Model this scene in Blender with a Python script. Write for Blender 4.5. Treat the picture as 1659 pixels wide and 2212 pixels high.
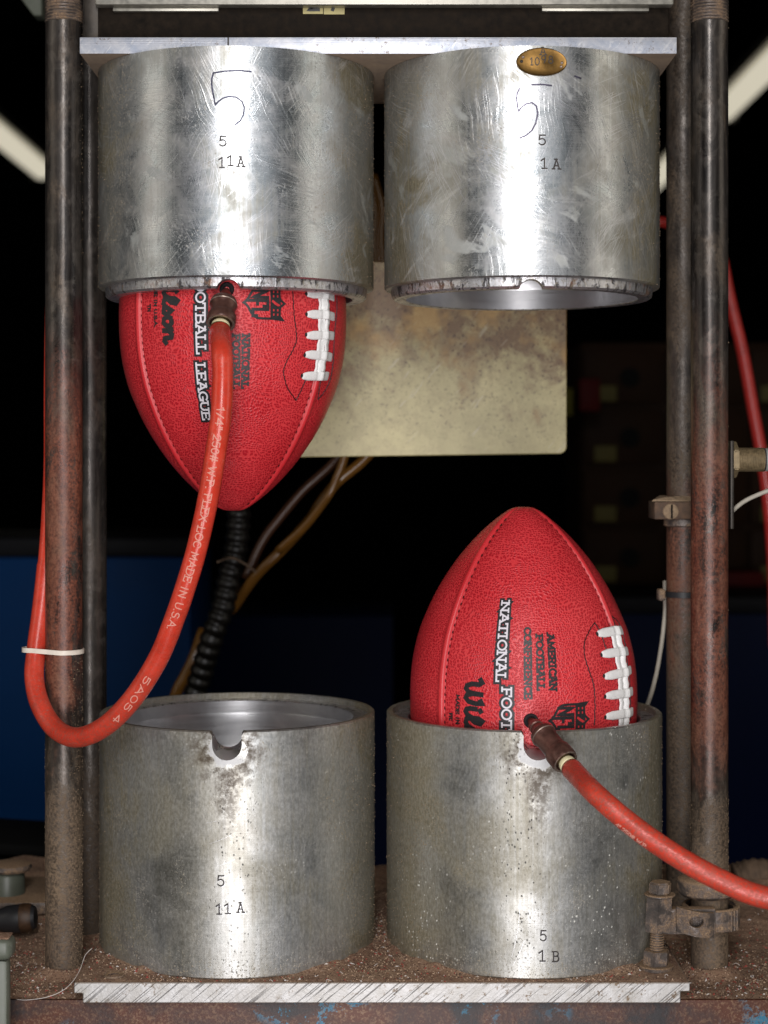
import bpy, bmesh, math, random
from mathutils import Vector, Matrix, noise as mnoise
R_ = math.radians
rnd = random.Random(7)
C = bpy.context.scene.collection
for o in list(bpy.data.objects):
    bpy.data.objects.remove(o)
sc = bpy.context.scene

# ------------------------------------------------------------------ camera, world, lights
F = 3843.0                                   # focal length in units of a 2212 px high frame
cd = bpy.data.cameras.new('camera')
cam = bpy.data.objects.new('camera', cd); C.objects.link(cam)
cam.location = (0, 0, 0); cam.rotation_euler = (math.pi / 2, 0, 0)
cd.sensor_fit = 'VERTICAL'; cd.sensor_height = 36.0; cd.sensor_width = 27.0
cd.lens = 36.0 * F / 2212.0
cd.shift_y = -(1106 - 985) / 2212.0
cd.clip_start = 0.05; cd.clip_end = 60
cd.dof.use_dof = True; cd.dof.focus_distance = 1.272; cd.dof.aperture_fstop = 6.8; cd.dof.aperture_blades = 9
sc.camera = cam

w = bpy.data.worlds.new('World'); sc.world = w; w.use_nodes = True
w.node_tree.nodes['Background'].inputs[0].default_value = (0.75, 0.8, 0.85, 1)
w.node_tree.nodes['Background'].inputs[1].default_value = 0.010

def area(name, loc, target, sx, sy, power, col):
    l = bpy.data.lights.new(name, 'AREA'); l.shape = 'RECTANGLE'; l.size = sx; l.size_y = sy
    l.energy = power; l.color = col
    o = bpy.data.objects.new(name, l); C.objects.link(o); o.location = loc
    o.rotation_euler = (Vector(target) - Vector(loc)).to_track_quat('-Z', 'Y').to_euler()
    return o
area('key_softbox', (-0.05, -0.25, 0.62), (0.0, 1.36, 0.0), 0.22, 0.75, 10.8, (1.0, 0.975, 0.96))
area('low_softbox', (0.0, -0.22, -0.42), (0.0, 1.36, -0.1), 0.36, 0.85, 12.5, (1.0, 0.97, 0.98))
area('wide_fill', (0.05, -0.45, 0.15), (0.0, 1.4, 0.0), 2.0, 1.5, 5.5, (0.96, 0.98, 1.0))
area('side_fill_right', (1.7, 0.7, 0.4), (0.1, 1.4, -0.1), 0.7, 1.4, 4, (1.0, 0.93, 0.80))
area('side_fill_left', (-1.7, 0.6, 0.4), (-0.1, 1.4, -0.1), 0.7, 1.4, 3.2, (1.0, 0.93, 0.80))

sc.view_settings.view_transform = 'Standard'; sc.view_settings.look = 'None'
sc.view_settings.exposure = 0.0; sc.view_settings.gamma = 1.0
sc.cycles.use_denoising = True
sc.cycles.max_bounces = 6; sc.cycles.diffuse_bounces = 3; sc.cycles.glossy_bounces = 4
sc.cycles.sample_clamp_indirect = 4.0

# ------------------------------------------------------------------ helpers: coordinates
VX, HY = 829.5, 985.0
def P(x, y, d):                              # measured picture position + distance -> metres
    return Vector(((x - VX) * d / F, d, (HY - y) * d / F))

# ------------------------------------------------------------------ helpers: node materials
class NT:
    def __init__(s, name):
        s.m = bpy.data.materials.new(name); s.m.use_nodes = True
        s.t = s.m.node_tree; s.b = s.t.nodes['Principled BSDF']
        s.pos = s.n('ShaderNodeNewGeometry').outputs['Position']
    def n(s, ty, **kw):
        nd = s.t.nodes.new(ty)
        for k, v in kw.items(): setattr(nd, k, v)
        return nd
    def put(s, sock, v):
        if isinstance(v, bpy.types.NodeSocket): s.t.links.new(v, sock)
        elif isinstance(v, (tuple, list)) and len(v) == 3 and sock.type == 'RGBA': sock.default_value = (*v, 1)
        elif v is not None: sock.default_value = v
    def uv(s): return s.n('ShaderNodeUVMap').outputs[0]
    def map(s, v, scale=(1, 1, 1), rot=(0, 0, 0), loc=(0, 0, 0)):
        nd = s.n('ShaderNodeMapping'); s.put(nd.inputs[0], v)
        nd.inputs['Scale'].default_value = scale; nd.inputs['Rotation'].default_value = rot; nd.inputs['Location'].default_value = loc
        return nd.outputs[0]
    def rs(s, v, rot, scale, loc=(0, 0, 0)): return s.map(s.map(v, rot=rot), scale=scale, loc=loc)
    def noise(s, v, scale, detail=4, rough=0.55, dist=0.0):
        nd = s.n('ShaderNodeTexNoise'); s.put(nd.inputs['Vector'], v)
        nd.inputs['Scale'].default_value = scale; nd.inputs['Detail'].default_value = detail
        nd.inputs['Roughness'].default_value = rough; nd.inputs['Distortion'].default_value = dist
        return nd.outputs[0]
    def vor(s, v, scale, feature='F1', out='Distance', rand=1.0):
        nd = s.n('ShaderNodeTexVoronoi', feature=feature); s.put(nd.inputs['Vector'], v)
        nd.inputs['Scale'].default_value = scale; nd.inputs['Randomness'].default_value = rand
        return nd.outputs[out]
    def ramp(s, f, a, b, lo=0.0, hi=1.0, smooth=False):
        nd = s.n('ShaderNodeMapRange', interpolation_type='SMOOTHSTEP' if smooth else 'LINEAR'); nd.clamp = True
        s.put(nd.inputs[0], f)
        for i, v in enumerate((a, b, lo, hi)): nd.inputs[i + 1].default_value = v
        return nd.outputs[0]
    def mix(s, f, a, b):
        nd = s.n('ShaderNodeMix', data_type='RGBA'); s.put(nd.inputs[0], f); s.put(nd.inputs[6], a); s.put(nd.inputs[7], b)
        return nd.outputs[2]
    def fmix(s, f, a, b):
        nd = s.n('ShaderNodeMix', data_type='FLOAT'); s.put(nd.inputs[0], f); s.put(nd.inputs[2], a); s.put(nd.inputs[3], b)
        return nd.outputs[0]
    def math(s, op, a, b=0.0, c=0.0):
        nd = s.n('ShaderNodeMath', operation=op); s.put(nd.inputs[0], a); s.put(nd.inputs[1], b); s.put(nd.inputs[2], c)
        return nd.outputs[0]
    def mul(s, a, b): return s.math('MULTIPLY', a, b)
    def add(s, a, b): return s.math('ADD', a, b)
    def mx(s, a, b): return s.math('MAXIMUM', a, b)
    def xyz(s, v):
        nd = s.n('ShaderNodeSeparateXYZ'); s.put(nd.inputs[0], v); return nd.outputs
    def dist(s, v, p):
        nd = s.n('ShaderNodeVectorMath', operation='DISTANCE'); s.put(nd.inputs[0], v); nd.inputs[1].default_value = p
        return nd.outputs['Value']
    def attr(s, name):
        return s.n('ShaderNodeAttribute', attribute_name=name).outputs['Fac']
    def set(s, col=None, rough=None, metal=None, bump=None, bstr=1.0, bdist=0.001, spec=None, **kw):
        s.put(s.b.inputs['Base Color'], col); s.put(s.b.inputs['Roughness'], rough); s.put(s.b.inputs['Metallic'], metal)
        s.put(s.b.inputs['Specular IOR Level'], spec)
        if bump is not None:
            nd = s.n('ShaderNodeBump'); s.put(nd.inputs['Height'], bump)
            nd.inputs['Strength'].default_value = bstr; nd.inputs['Distance'].default_value = bdist
            s.t.links.new(nd.outputs[0], s.b.inputs['Normal'])
        for k, v in kw.items(): s.put(s.b.inputs[k.replace('_', ' ')], v)
        return s.m

def plain(name, col, rough=0.5, metal=0.0, var=0.25, scale=60, bump=0.0, bd=0.0005, spec=None):
    t = NT(name); f = t.noise(t.pos, scale, 5, 0.6)
    c2 = tuple(c * (1 - var) for c in col); c1 = tuple(min(1, c * (1 + var)) for c in col)
    c = t.mix(t.ramp(f, 0.3, 0.7), c2, c1)
    return t.set(c, t.ramp(f, 0.3, 0.7, rough * 0.85, min(1, rough * 1.15)), metal, f if bump else None, bump or 1, bd, spec)

DUST = (0.20, 0.125, 0.08)
def mat_cup(name, seed, notch=None, shiny=0.5, specks=0.0, streak=None, dark=0.0, cx=0.0, zfloor=None, sc=1.0, rg=(0.15, 0.30), cool=0.0):
    """scuffed machined aluminium: swirl scratches, oxide, olive grime, specks"""
    t = NT(name); uv = t.map(t.uv(), loc=(seed * 1.7, seed * 0.9, 0)); p = t.map(t.pos, loc=(seed * 0.37, 0, seed * 0.21))
    blotch = t.noise(p, 14, 5, 0.6, 0.6)
    blotch2 = t.noise(p, 34, 6, 0.65, 0.8)
    warp = t.n('ShaderNodeVectorMath', operation='MULTIPLY_ADD')
    wn = t.n('ShaderNodeTexNoise'); t.put(wn.inputs['Vector'], uv); wn.inputs['Scale'].default_value = 9
    t.t.links.new(wn.outputs[1], warp.inputs[0]); warp.inputs[1].default_value = (0.05, 0.05, 0); t.t.links.new(uv, warp.inputs[2])
    wv = warp.outputs[0]
    scr = None
    for i, (ang, sx, sy, lo, hi) in enumerate(((62, 22, 620, 0.60, 0.72), (-52, 18, 700, 0.60, 0.72), (20, 20, 760, 0.60, 0.72), (84, 26, 560, 0.60, 0.72))):
        v = t.rs(wv, (0, 0, R_(ang)), (sx, sy, 1), (i * 3.1 + seed, i * 5.3, 0))
        s = t.ramp(t.noise(v, 1.0, 3, 0.7), lo - 0.06, hi - 0.02)
        m = t.ramp(t.noise(t.map(uv, loc=(i * 9.1, seed, 0)), 16, 2, 0.5), 0.48, 0.62)
        s = t.mul(s, m); scr = s if scr is None else t.mx(scr, s)
    fine = t.noise(t.map(uv, scale=(14, 1400, 1)), 1.0, 3, 0.7)          # lathe marks round the wall
    vert = t.noise(t.map(uv, scale=(500, 5, 1)), 1.0, 3, 0.6)            # runs down the wall
    grime = t.ramp(t.add(t.mul(blotch, 0.9), t.mul(vert, 0.20)), 0.48 - 0.10 * dark, 0.74 - 0.10 * dark, 0, 1, True)
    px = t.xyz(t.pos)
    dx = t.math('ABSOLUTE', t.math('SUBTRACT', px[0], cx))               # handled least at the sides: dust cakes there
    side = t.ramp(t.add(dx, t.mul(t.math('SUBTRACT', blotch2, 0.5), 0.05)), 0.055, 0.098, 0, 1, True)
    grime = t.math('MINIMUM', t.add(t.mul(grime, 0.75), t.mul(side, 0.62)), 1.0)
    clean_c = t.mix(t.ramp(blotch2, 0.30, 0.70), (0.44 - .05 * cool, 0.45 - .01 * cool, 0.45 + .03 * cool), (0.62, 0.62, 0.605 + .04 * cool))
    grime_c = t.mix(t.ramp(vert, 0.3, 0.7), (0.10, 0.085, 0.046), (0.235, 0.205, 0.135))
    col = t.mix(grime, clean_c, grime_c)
    smear = t.ramp(t.noise(t.rs(wv, (0, 0, R_(-38)), (22, 90, 1), (4, seed, 0)), 1.0, 6, 0.72), 0.56, 0.68)
    col = t.mix(t.mul(smear, 0.5 * sc), col, (0.72, 0.72, 0.72))
    scr = t.mul(scr, sc)
    col = t.mix(t.mul(scr, 0.55), col, (0.80, 0.80, 0.81))
    tan = t.mul(t.ramp(t.noise(t.map(p, scale=(1, 1, 0.35), loc=(5, 2, 1)), 11, 4, 0.6, 0.5), 0.42, 0.68, 0, 1, True), 0.25 + 0.8 * dark)
    col = t.mix(tan, col, (0.30, 0.26, 0.17))
    rough = t.fmix(grime, t.ramp(blotch2, 0.3, 0.7, rg[0], rg[1]), 0.50)
    rough = t.fmix(t.mul(t.ramp(fine, 0.4, 0.65), 0.22), rough, 0.5)
    metal = t.fmix(grime, 0.93, 0.45)
    gr = t.noise(t.map(uv, scale=(1, 0.5, 1)), 520, 4, 0.75); gv = t.noise(t.map(uv, scale=(260, 22, 1)), 1.0, 4, 0.7)
    gk = 0.30 if sc > 0.5 else 0.75
    col = t.mix(t.mul(t.ramp(gr, 0.38, 0.62, 0.0, 1.0), 0.22 * gk), col, (0.80, 0.79, 0.74)); col = t.mix(t.mul(t.ramp(gr, 0.60, 0.40, 0.0, 1.0), 0.28 * gk), col, (0.10, 0.09, 0.065))
    col = t.mix(t.mul(t.ramp(gv, 0.45, 0.68), 0.40 * gk), col, (0.22, 0.20, 0.14)); rough = t.fmix(t.mul(t.ramp(gr, 0.4, 0.6), 0.25 * gk), rough, 0.55)
    film = t.mul(t.ramp(t.noise(t.rs(wv, (0, 0, R_(40)), (20, 38, 1), (seed, 7, 0)), 1.0, 5, 0.6), 0.60, 0.66), sc)
    col = t.mix(t.mul(film, 0.55), col, (0.42, 0.43, 0.40)); rough = t.fmix(film, rough, 0.5); metal = t.fmix(t.mul(film, 0.6), metal, 0.4)
    # tan dust caught on the wall
    d1 = t.ramp(t.noise(p, 700, 2, 0.6), 0.58, 0.68); dm = t.ramp(t.add(t.mul(side, 0.25), t.noise(p, 26, 3, 0.6)), 0.52, 0.80)
    if zfloor is not None:
        dm = t.mx(dm, t.ramp(t.add(px[2], t.mul(blotch2, 0.02)), zfloor + 0.010, zfloor + 0.035, 0.9, 0))
    dust = t.mul(d1, dm)
    col = t.mix(dust, col, (0.30, 0.23, 0.14)); metal = t.mul(metal, t.math('SUBTRACT', 1.0, dust)); rough = t.fmix(dust, rough, 0.85)
    # dark pits
    pit = t.ramp(t.vor(t.map(uv, scale=(1, 0.7, 1)), 330), 0.13, 0.22, 1, 0)
    pitm = t.ramp(t.noise(p, 20, 3, 0.6), 0.50, 0.62)
    if streak is not None:
        sm = t.ramp(t.math('ABSOLUTE', t.math('SUBTRACT', t.add(px[0], t.mul(t.math('SUBTRACT', blotch2, 0.5), 0.02)), streak)), 0.006, 0.026, 1, 0)
        pitm = t.mx(t.mul(pitm, 0.4), t.mul(sm, t.ramp(blotch, 0.35, 0.5)))
    else: pitm = t.mul(pitm, 0.35)
    pit = t.mul(pit, pitm)
    col = t.mix(t.mul(pit, 0.85), col, (0.05, 0.045, 0.04)); metal = t.fmix(pit, metal, 0.0)
    if specks:
        sp = t.ramp(t.add(t.vor(t.rs(uv, (0, 0, .6), (1, 0.75, 1)), 300), t.ramp(t.noise(p, 90, 3, 0.7), 0.35, 0.65, 0.10, -0.06)), 0.11, 0.20, 1, 0)
        spm = t.ramp(t.noise(p, 15, 4, 0.7), 0.46, 0.62)
        sp = t.mul(t.mul(sp, spm), specks)
        col = t.mix(sp, col, (0.75, 0.74, 0.68)); metal = t.fmix(sp, metal, 0.0)
    if notch is not None:
        nd = t.dist(t.pos, notch)
        nb = t.add(nd, t.mul(t.math('SUBTRACT', t.noise(p, 110, 4, 0.7), 0.5), 0.018))
        ring = t.mul(t.ramp(nb, 0.0135, 0.0150, 0, 1), t.ramp(nb, 0.016, 0.036, 1, 0, True))
        stain = t.mul(ring, t.ramp(t.noise(p, 120, 5, 0.7), 0.38, 0.6))
        below = t.math('SUBTRACT', notch[2] - 0.012, px[2]); dn = t.math('ABSOLUTE', t.math('SUBTRACT', t.add(px[0], t.mul(t.math('SUBTRACT', t.noise(p, 60, 5, 0.7), 0.5), 0.016)), notch[0]))
        drip = t.mul(t.mul(t.ramp(dn, 0.003, 0.013, 1, 0, True), t.ramp(below, 0.0, 0.006)), t.ramp(below, 0.010, 0.060, 1, 0))
        drip = t.mul(drip, t.ramp(t.noise(p, 210, 5, 0.75), 0.36, 0.56)); stain = t.mx(stain, drip)
        bare = t.mul(t.ramp(nb, 0.0130, 0.0145, 1, 0), t.ramp(t.add(px[2], t.mul(px[0], 0.6)), notch[2] + 0.6 * notch[0] + 0.004, notch[2] + 0.6 * notch[0] - 0.003))
        col = t.mix(t.mul(stain, 0.97), col, (0.065, 0.042, 0.02)); metal = t.fmix(stain, metal, 0.1)
        col = t.mix(t.mul(bare, 0.7), col, (0.50, 0.50, 0.51)); metal = t.fmix(bare, metal, 0.5); rough = t.fmix(bare, rough, 0.5)
    h = t.add(t.mul(fine, 0.25), t.mul(scr, 0.5)); h = t.add(h, t.mul(dust, 0.7)); h = t.math('SUBTRACT', h, t.mul(pit, 0.7))
    h = t.add(h, t.mul(blotch, 0.8))
    tg = t.n('ShaderNodeTangent', direction_type='RADIAL', axis='Z')
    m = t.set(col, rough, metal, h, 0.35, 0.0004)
    t.put(t.b.inputs['Anisotropic'], 0.3); t.t.links.new(tg.outputs[0], t.b.inputs['Tangent'])
    return m

def mat_bore():
    t = NT('polished_bore'); f = t.noise(t.map(t.uv(), scale=(8, 600, 1)), 1, 3, 0.6); g = t.noise(t.pos, 30, 4, 0.6, 1.0)
    return t.set(t.mix(t.ramp(g, 0.35, 0.65), (0.58, 0.58, 0.60), (0.70, 0.70, 0.71)), t.ramp(f, 0.3, 0.7, 0.26, 0.40), 0.95, f, 0.15, 0.0002)

def mat_rim(dark=0.5):
    t = NT('worn_rim'); f = t.noise(t.map(t.pos, scale=(1, 1, 0.4)), 190, 6, 0.7, 0.5); g = t.noise(t.pos, 60, 5, 0.7); h = t.noise(t.pos, 420, 3, 0.7)
    flake = t.ramp(f, 0.50 - 0.05 * dark, 0.56 - 0.05 * dark)
    col = t.mix(flake, (0.66, 0.65, 0.67), (0.055, 0.05, 0.052))
    rust = t.ramp(g, 0.54, 0.66); col = t.mix(t.mul(rust, 0.85), col, (0.20, 0.085, 0.035))
    col = t.mix(t.mul(t.ramp(h, 0.55, 0.62), 0.5), col, (0.35, 0.30, 0.22))
    return t.set(col, t.fmix(flake, 0.33, 0.45), t.math('SUBTRACT', 0.85, t.mul(t.mx(flake, rust), 0.6)), f, 0.8, 0.0006)

def mat_plate(name, saw=False):
    t = NT(name); p = t.pos
    nz = t.math('ABSOLUTE', t.xyz(t.n('ShaderNodeNewGeometry').outputs['Normal'])[2])
    flat = t.ramp(nz, 0.6, 0.8)                                           # level faces carry the dust
    g = t.noise(p, 60, 5, 0.65, 0.8)
    if saw:
        lin = t.noise(t.rs(p, (0, R_(40), 0), (14, 0.001, 760)), 1, 1, 0.5, 0.3)
        line = t.mul(t.ramp(lin, 0.585, 0.625), t.ramp(t.noise(p, 45, 2, 0.5), 0.33, 0.5, 0.15, 1.0))
        col = t.mix(t.ramp(g, 0.35, 0.7), (0.60, 0.59, 0.585), (0.42, 0.40, 0.37))
        col = t.mix(t.mul(line, 0.8), col, (0.11, 0.10, 0.10))
    else:
        line = t.ramp(t.noise(t.map(p, scale=(3, 1, 900)), 1, 3, 0.6), 0.53, 0.65)
        col = t.mix(t.ramp(g, 0.35, 0.7), (0.68, 0.69, 0.74), (0.42, 0.47, 0.58))
        col = t.mix(t.mul(line, 0.35), col, (0.80, 0.78, 0.83))
        sc2 = t.ramp(t.noise(t.rs(p, (0, R_(50), 0), (90, 1, 240)), 1, 5, 0.7, 1.0), 0.55, 0.64)
        col = t.mix(t.mul(sc2, 0.6), col, (0.85, 0.85, 0.87))
    dirt = t.mul(t.ramp(t.noise(p, 230, 5, 0.75), 0.56, 0.63), t.ramp(t.noise(t.map(p, loc=(3, 0, 1)), 28, 3, 0.6), 0.44, 0.58))
    col = t.mix(t.mul(dirt, 0.85), col, (0.15, 0.09, 0.04))
    dustc = t.mix(t.ramp(g, 0.3, 0.7), (0.22, 0.145, 0.09), (0.36, 0.25, 0.15))
    col = t.mix(t.mul(flat, 0.9), col, dustc)
    metal = t.math('SUBTRACT', 0.45 if saw else 0.6, t.mul(flat, 0.4))
    return t.set(col, t.fmix(flat, 0.45, 0.75), t.mx(metal, 0.0), t.math('SUBTRACT', t.mul(t.noise(p, 500, 3, 0.7), 0.5), line if saw else t.mul(line, 0.2)), 0.5, 0.0005)

def mat_rod(name, seed, rust=(0.1, 0.1), dust_below=-0.25, dusty=0.0, hot=0.5, tan=1.0):
    """dark oiled steel; rust=(z top, z bottom) of the rusty stretch"""
    t = NT(name); p = t.map(t.pos, loc=(seed, 0, seed * 2.3)); z = t.xyz(t.pos)[2]
    g = t.noise(t.map(p, scale=(1, 1, 0.4)), 38, 6, 0.68, 0.6); f = t.noise(p, 480, 3, 0.7); v = t.noise(t.map(p, scale=(110, 110, 7)), 1, 4, 0.65)
    b = t.noise(t.map(p, scale=(1, 1, 0.6), loc=(0, 3, 1)), 75, 5, 0.7, 1.0)
    col = t.mix(t.ramp(v, 0.35, 0.65), (0.020, 0.017, 0.016), (0.070, 0.060, 0.053))
    col = t.mix(t.ramp(b, 0.50, 0.62, 0, 0.6), col, (0.115, 0.10, 0.088))
    zj = t.add(z, t.mul(t.math('SUBTRACT', g, 0.5), 0.30))
    band = t.mul(t.ramp(zj, rust[0] + 0.03, rust[0] - 0.07, 0, 1, True), t.ramp(zj, rust[1] - 0.02, rust[1] + 0.06, 0, 1, True))
    rs = t.mul(band, t.ramp(t.add(t.mul(f, 0.25), t.mul(g, 0.8)), 0.40, 0.52)); rs = t.mul(rs, hot)
    rc = t.mix(t.ramp(t.add(t.mul(f, 0.6), t.mul(b, 0.4)), 0.38, 0.62), (0.075, 0.016, 0.008), (0.26, 0.078, 0.040))
    col = t.mix(rs, col, rc)
    dm = t.mx(t.ramp(zj, dust_below + 0.05, dust_below - 0.04, 0, 1, True), t.ramp(g, 0.52 - 0.25 * dusty, 0.78 - 0.25 * dusty, 0, 0.45 + 0.5 * dusty))
    ds = t.mul(dm, t.ramp(f, 0.38, 0.60, 0.35, 1.0))
    col = t.mix(ds, col, t.mix(t.ramp(g, 0.3, 0.7), (0.11 * tan, 0.072 * tan, 0.046 * tan), (0.23 * tan, 0.16 * tan, 0.10 * tan)))
    rough = t.fmix(ds, t.fmix(rs, t.ramp(v, 0.3, 0.7, 0.20, 0.36), 0.46), 0.8)
    metal = t.mul(t.math('SUBTRACT', 1.0, t.math('MINIMUM', t.add(rs, ds), 1.0)), 0.5)
    return t.set(col, rough, metal, t.add(t.mul(f, t.add(0.12, t.mx(t.mul(rs, 0.5), ds))), t.mul(b, 0.25)), 0.5, 0.0007)

def mat_leather():
    t = NT('pebbled_red_leather'); p = t.pos; sm = t.attr('smooth')
    uv = t.uv(); wv = t.n('ShaderNodeVectorMath', operation='MULTIPLY_ADD'); wn = t.n('ShaderNodeTexNoise'); t.put(wn.inputs['Vector'], uv)
    wn.inputs['Scale'].default_value = 45; t.t.links.new(wn.outputs[1], wv.inputs[0]); wv.inputs[1].default_value = (0.016,) * 3
    t.t.links.new(uv, wv.inputs[2])
    vo = t.n('ShaderNodeTexVoronoi', feature='F1'); vo.voronoi_dimensions = '2D'; t.put(vo.inputs['Vector'], wv.outputs[0])
    vo.inputs['Scale'].default_value = 500; vo.inputs['Randomness'].default_value = 0.6
    d = vo.outputs['Distance']
    dome = t.ramp(d, 0.20, 0.50, 1, 0, True)
    big = t.noise(p, 22, 4, 0.6); fine = t.noise(p, 1800, 2, 0.5)
    dark = t.mul(dome, t.math('SUBTRACT', 1.0, sm))
    groove = t.mix(t.ramp(big, 0.3, 0.7), (0.68, 0.036, 0.044), (0.78, 0.056, 0.064))
    peb = t.mix(t.ramp(big, 0.3, 0.7), (0.41, 0.007, 0.016), (0.54, 0.014, 0.026))
    col = t.mix(dark, groove, peb)
    col = t.mix(t.mul(sm, 0.8), col, t.mix(t.ramp(big, 0.3, 0.7), (0.58, 0.022, 0.030), (0.68, 0.036, 0.044)))
    h = t.add(t.mul(dark, 1.0), t.mul(fine, 0.12))
    return t.set(col, t.ramp(fine, 0.3, 0.7, 0.32, 0.42), 0.0, h, 0.45, 0.0006, 0.5)

def mat_hose(name='red_rubber_hose', zd=-0.12):
    t = NT(name); z = t.xyz(t.pos)[2]; f = t.noise(t.pos, 500, 4, 0.7); g = t.noise(t.pos, 50, 4, 0.6)
    col = t.mix(t.ramp(g, 0.3, 0.7), (0.58, 0.040, 0.020), (0.70, 0.066, 0.036))
    dirt = t.mul(t.ramp(t.add(z, t.mul(g, 0.1)), zd + 0.06, zd - 0.06), t.ramp(f, 0.40, 0.62))
    scuff = t.mul(t.ramp(f, 0.58, 0.68), t.ramp(g, 0.42, 0.58, 0.15, 0.7))
    col = t.mix(t.mul(t.ramp(t.noise(t.pos, 170, 5, 0.75), 0.48, 0.66), 0.30), col, (0.22, 0.035, 0.022)); col = t.mix(t.mul(dirt, 0.6), col, (0.16, 0.06, 0.04)); col = t.mix(t.mul(scuff, 0.4), col, (0.75, 0.35, 0.28))
    return t.set(col, t.fmix(dirt, t.ramp(g, 0.3, 0.7, 0.20, 0.34), 0.6), 0.0, t.add(t.mul(f, 0.5), g), 0.25, 0.0008)

def mat_panel():
    t = NT('yellowed_sheet'); p = t.pos; z = t.xyz(p)[2]; x = t.xyz(p)[0]
    g = t.noise(p, 16, 5, 0.62, 0.7); f = t.noise(p, 300, 4, 0.7); h = t.noise(t.map(p, loc=(2, 0, 3)), 20, 6, 0.68, 0.3); k = t.noise(p, 85, 6, 0.75)
    col = t.mix(t.ramp(g, 0.3, 0.7), (0.46, 0.40, 0.20), (0.62, 0.54, 0.28))
    zz = t.add(z, t.mul(t.math('SUBTRACT', h, 0.5), 0.20))
    smk = t.mul(t.ramp(zz, 0.042, 0.100, 0, 1, True), t.ramp(t.add(t.mul(h, 0.4), t.mul(k, 0.6)), 0.30, 0.56, 0.2, 1.0, True))
    col = t.mix(t.mul(smk, 0.95), col, (0.17, 0.082, 0.034))
    col = t.mix(t.mul(t.ramp(k, 0.44, 0.66), 0.35), col, (0.26, 0.19, 0.10))
    sp = t.mul(t.ramp(f, 0.57, 0.63), t.ramp(zz, 0.00, 0.10, 0.10, 1)); col = t.mix(t.mul(sp, 0.85), col, (0.07, 0.03, 0.018))
    yel = t.mul(t.ramp(t.noise(t.map(p, loc=(7, 0, 1)), 24, 3, 0.6), 0.50, 0.62), t.ramp(zz, 0.06, 0.11)); col = t.mix(t.mul(yel, 0.6), col, (0.62, 0.38, 0.12))
    wht = t.ramp(t.noise(t.rs(p, (0, R_(50), 0), (26, 1, 240), (0, 0, 3)), 1, 3, 0.6), 0.66, 0.70); col = t.mix(t.mul(wht, 0.35), col, (0.65, 0.60, 0.45))
    return t.set(col, 0.40, 0.0, f, 0.2, 0.0004)

def mat_bed():
    t = NT('dirty_painted_steel'); p = t.pos; x = t.xyz(p)[0]
    g = t.noise(p, 18, 5, 0.65, 0.6); f = t.noise(t.map(p, loc=(1.3, 0, 0)), 70, 6, 0.7, 0.4); h = t.noise(p, 500, 3, 0.7)
    col = t.mix(t.ramp(g, 0.38, 0.62), (0.030, 0.026, 0.028), (0.105, 0.034, 0.018))
    chip = t.mul(t.ramp(t.add(t.mul(f, 0.75), t.mul(h, 0.25)), 0.535, 0.56), t.ramp(t.noise(t.map(p, loc=(0, 0, 5)), 12, 2, 0.5), 0.52, 0.60))
    col = t.mix(t.mul(chip, 0.9), col, (0.025, 0.20, 0.33))
    d = t.mul(t.ramp(h, 0.5, 0.62), t.ramp(g, 0.4, 0.62)); col = t.mix(t.mul(d, 0.6), col, (0.28, 0.17, 0.10))
    return t.set(col, 0.5, 0.15, t.add(t.mul(f, 0.6), t.mul(h, 0.4)), 0.5, 0.001)

def mat_dust():
    t = NT('leather_dust'); p = t.pos; g = t.noise(p, 35, 4, 0.6); f = t.noise(p, 900, 3, 0.75)
    col = t.mix(t.ramp(g, 0.3, 0.7), (0.25, 0.135, 0.085), (0.42, 0.27, 0.175))
    sp = t.vor(p, 750, 'F1', 'Color')
    nd = t.n('ShaderNodeSeparateColor'); t.t.links.new(sp, nd.inputs[0])
    col = t.mix(t.mul(t.ramp(nd.outputs[0], 0.80, 0.9), 0.6), col, (0.48, 0.33, 0.24))
    col = t.mix(t.mul(t.ramp(nd.outputs[1], 0.82, 0.9), 0.6), col, (0.10, 0.04, 0.03))
    return t.set(col, 0.9, 0.0, t.add(f, t.mul(nd.outputs[0], 0.4)), 0.9, 0.0012)

M = {}
M['bore'] = mat_bore(); M['rim'] = mat_rim(-0.5); M['rim_dark'] = mat_rim(0.0)
M['plate_top'] = mat_plate('brushed_plate'); M['plate_saw'] = mat_plate('sawn_plate', True)
M['leather'] = mat_leather(); M['hose'] = mat_hose(); M['panel'] = mat_panel(); M['bed'] = mat_bed(); M['dust'] = mat_dust()
M['hose_bg'] = plain('red_hose_plain', (0.45, 0.03, 0.025), 0.3, 0, 0.15)
M['ink'] = plain('black_ink', (0.018, 0.017, 0.019), 0.42, 0, 0.3, 900, 0.4, 0.0003)
M['white_ink'] = plain('white_ink', (0.80, 0.76, 0.82), 0.55, 0, 0.08, 900)
M['pale_ink'] = plain('faded_print', (0.74, 0.33, 0.26), 0.6, 0, 0.12, 900)
M['ink_red'] = plain('bare_leather', (0.55, 0.03, 0.035), 0.45, 0, 0.2, 500)
M['lace'] = plain('white_lace', (0.86, 0.85, 0.84), 0.55, 0, 0.07, 400, 0.3, 0.0003)
M['stamp'] = plain('stamped_groove', (0.045, 0.038, 0.035), 0.5, 0.2, 0.4, 600)
M['stamp_lit'] = plain('stamp_painted_highlight', (0.80, 0.80, 0.83), 0.35, 0.9, 0.1, 600)  # highlight of the stamped edges, put into the colour
M['scratch'] = plain('bright_scratch', (0.62, 0.62, 0.65), 0.38, 1.0, 0.1, 600)
M['pen'] = plain('blue_black_marker', (0.05, 0.05, 0.09), 0.35, 0.3, 0.5, 300)
M['pen_faint'] = plain('worn_marker', (0.09, 0.08, 0.12), 0.35, 0.5, 0.4, 300)
M['coupling'] = plain('bronze_coupling', (0.125, 0.058, 0.045), 0.36, 0.45, 0.45, 120, 0.4, 0.0005)
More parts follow.
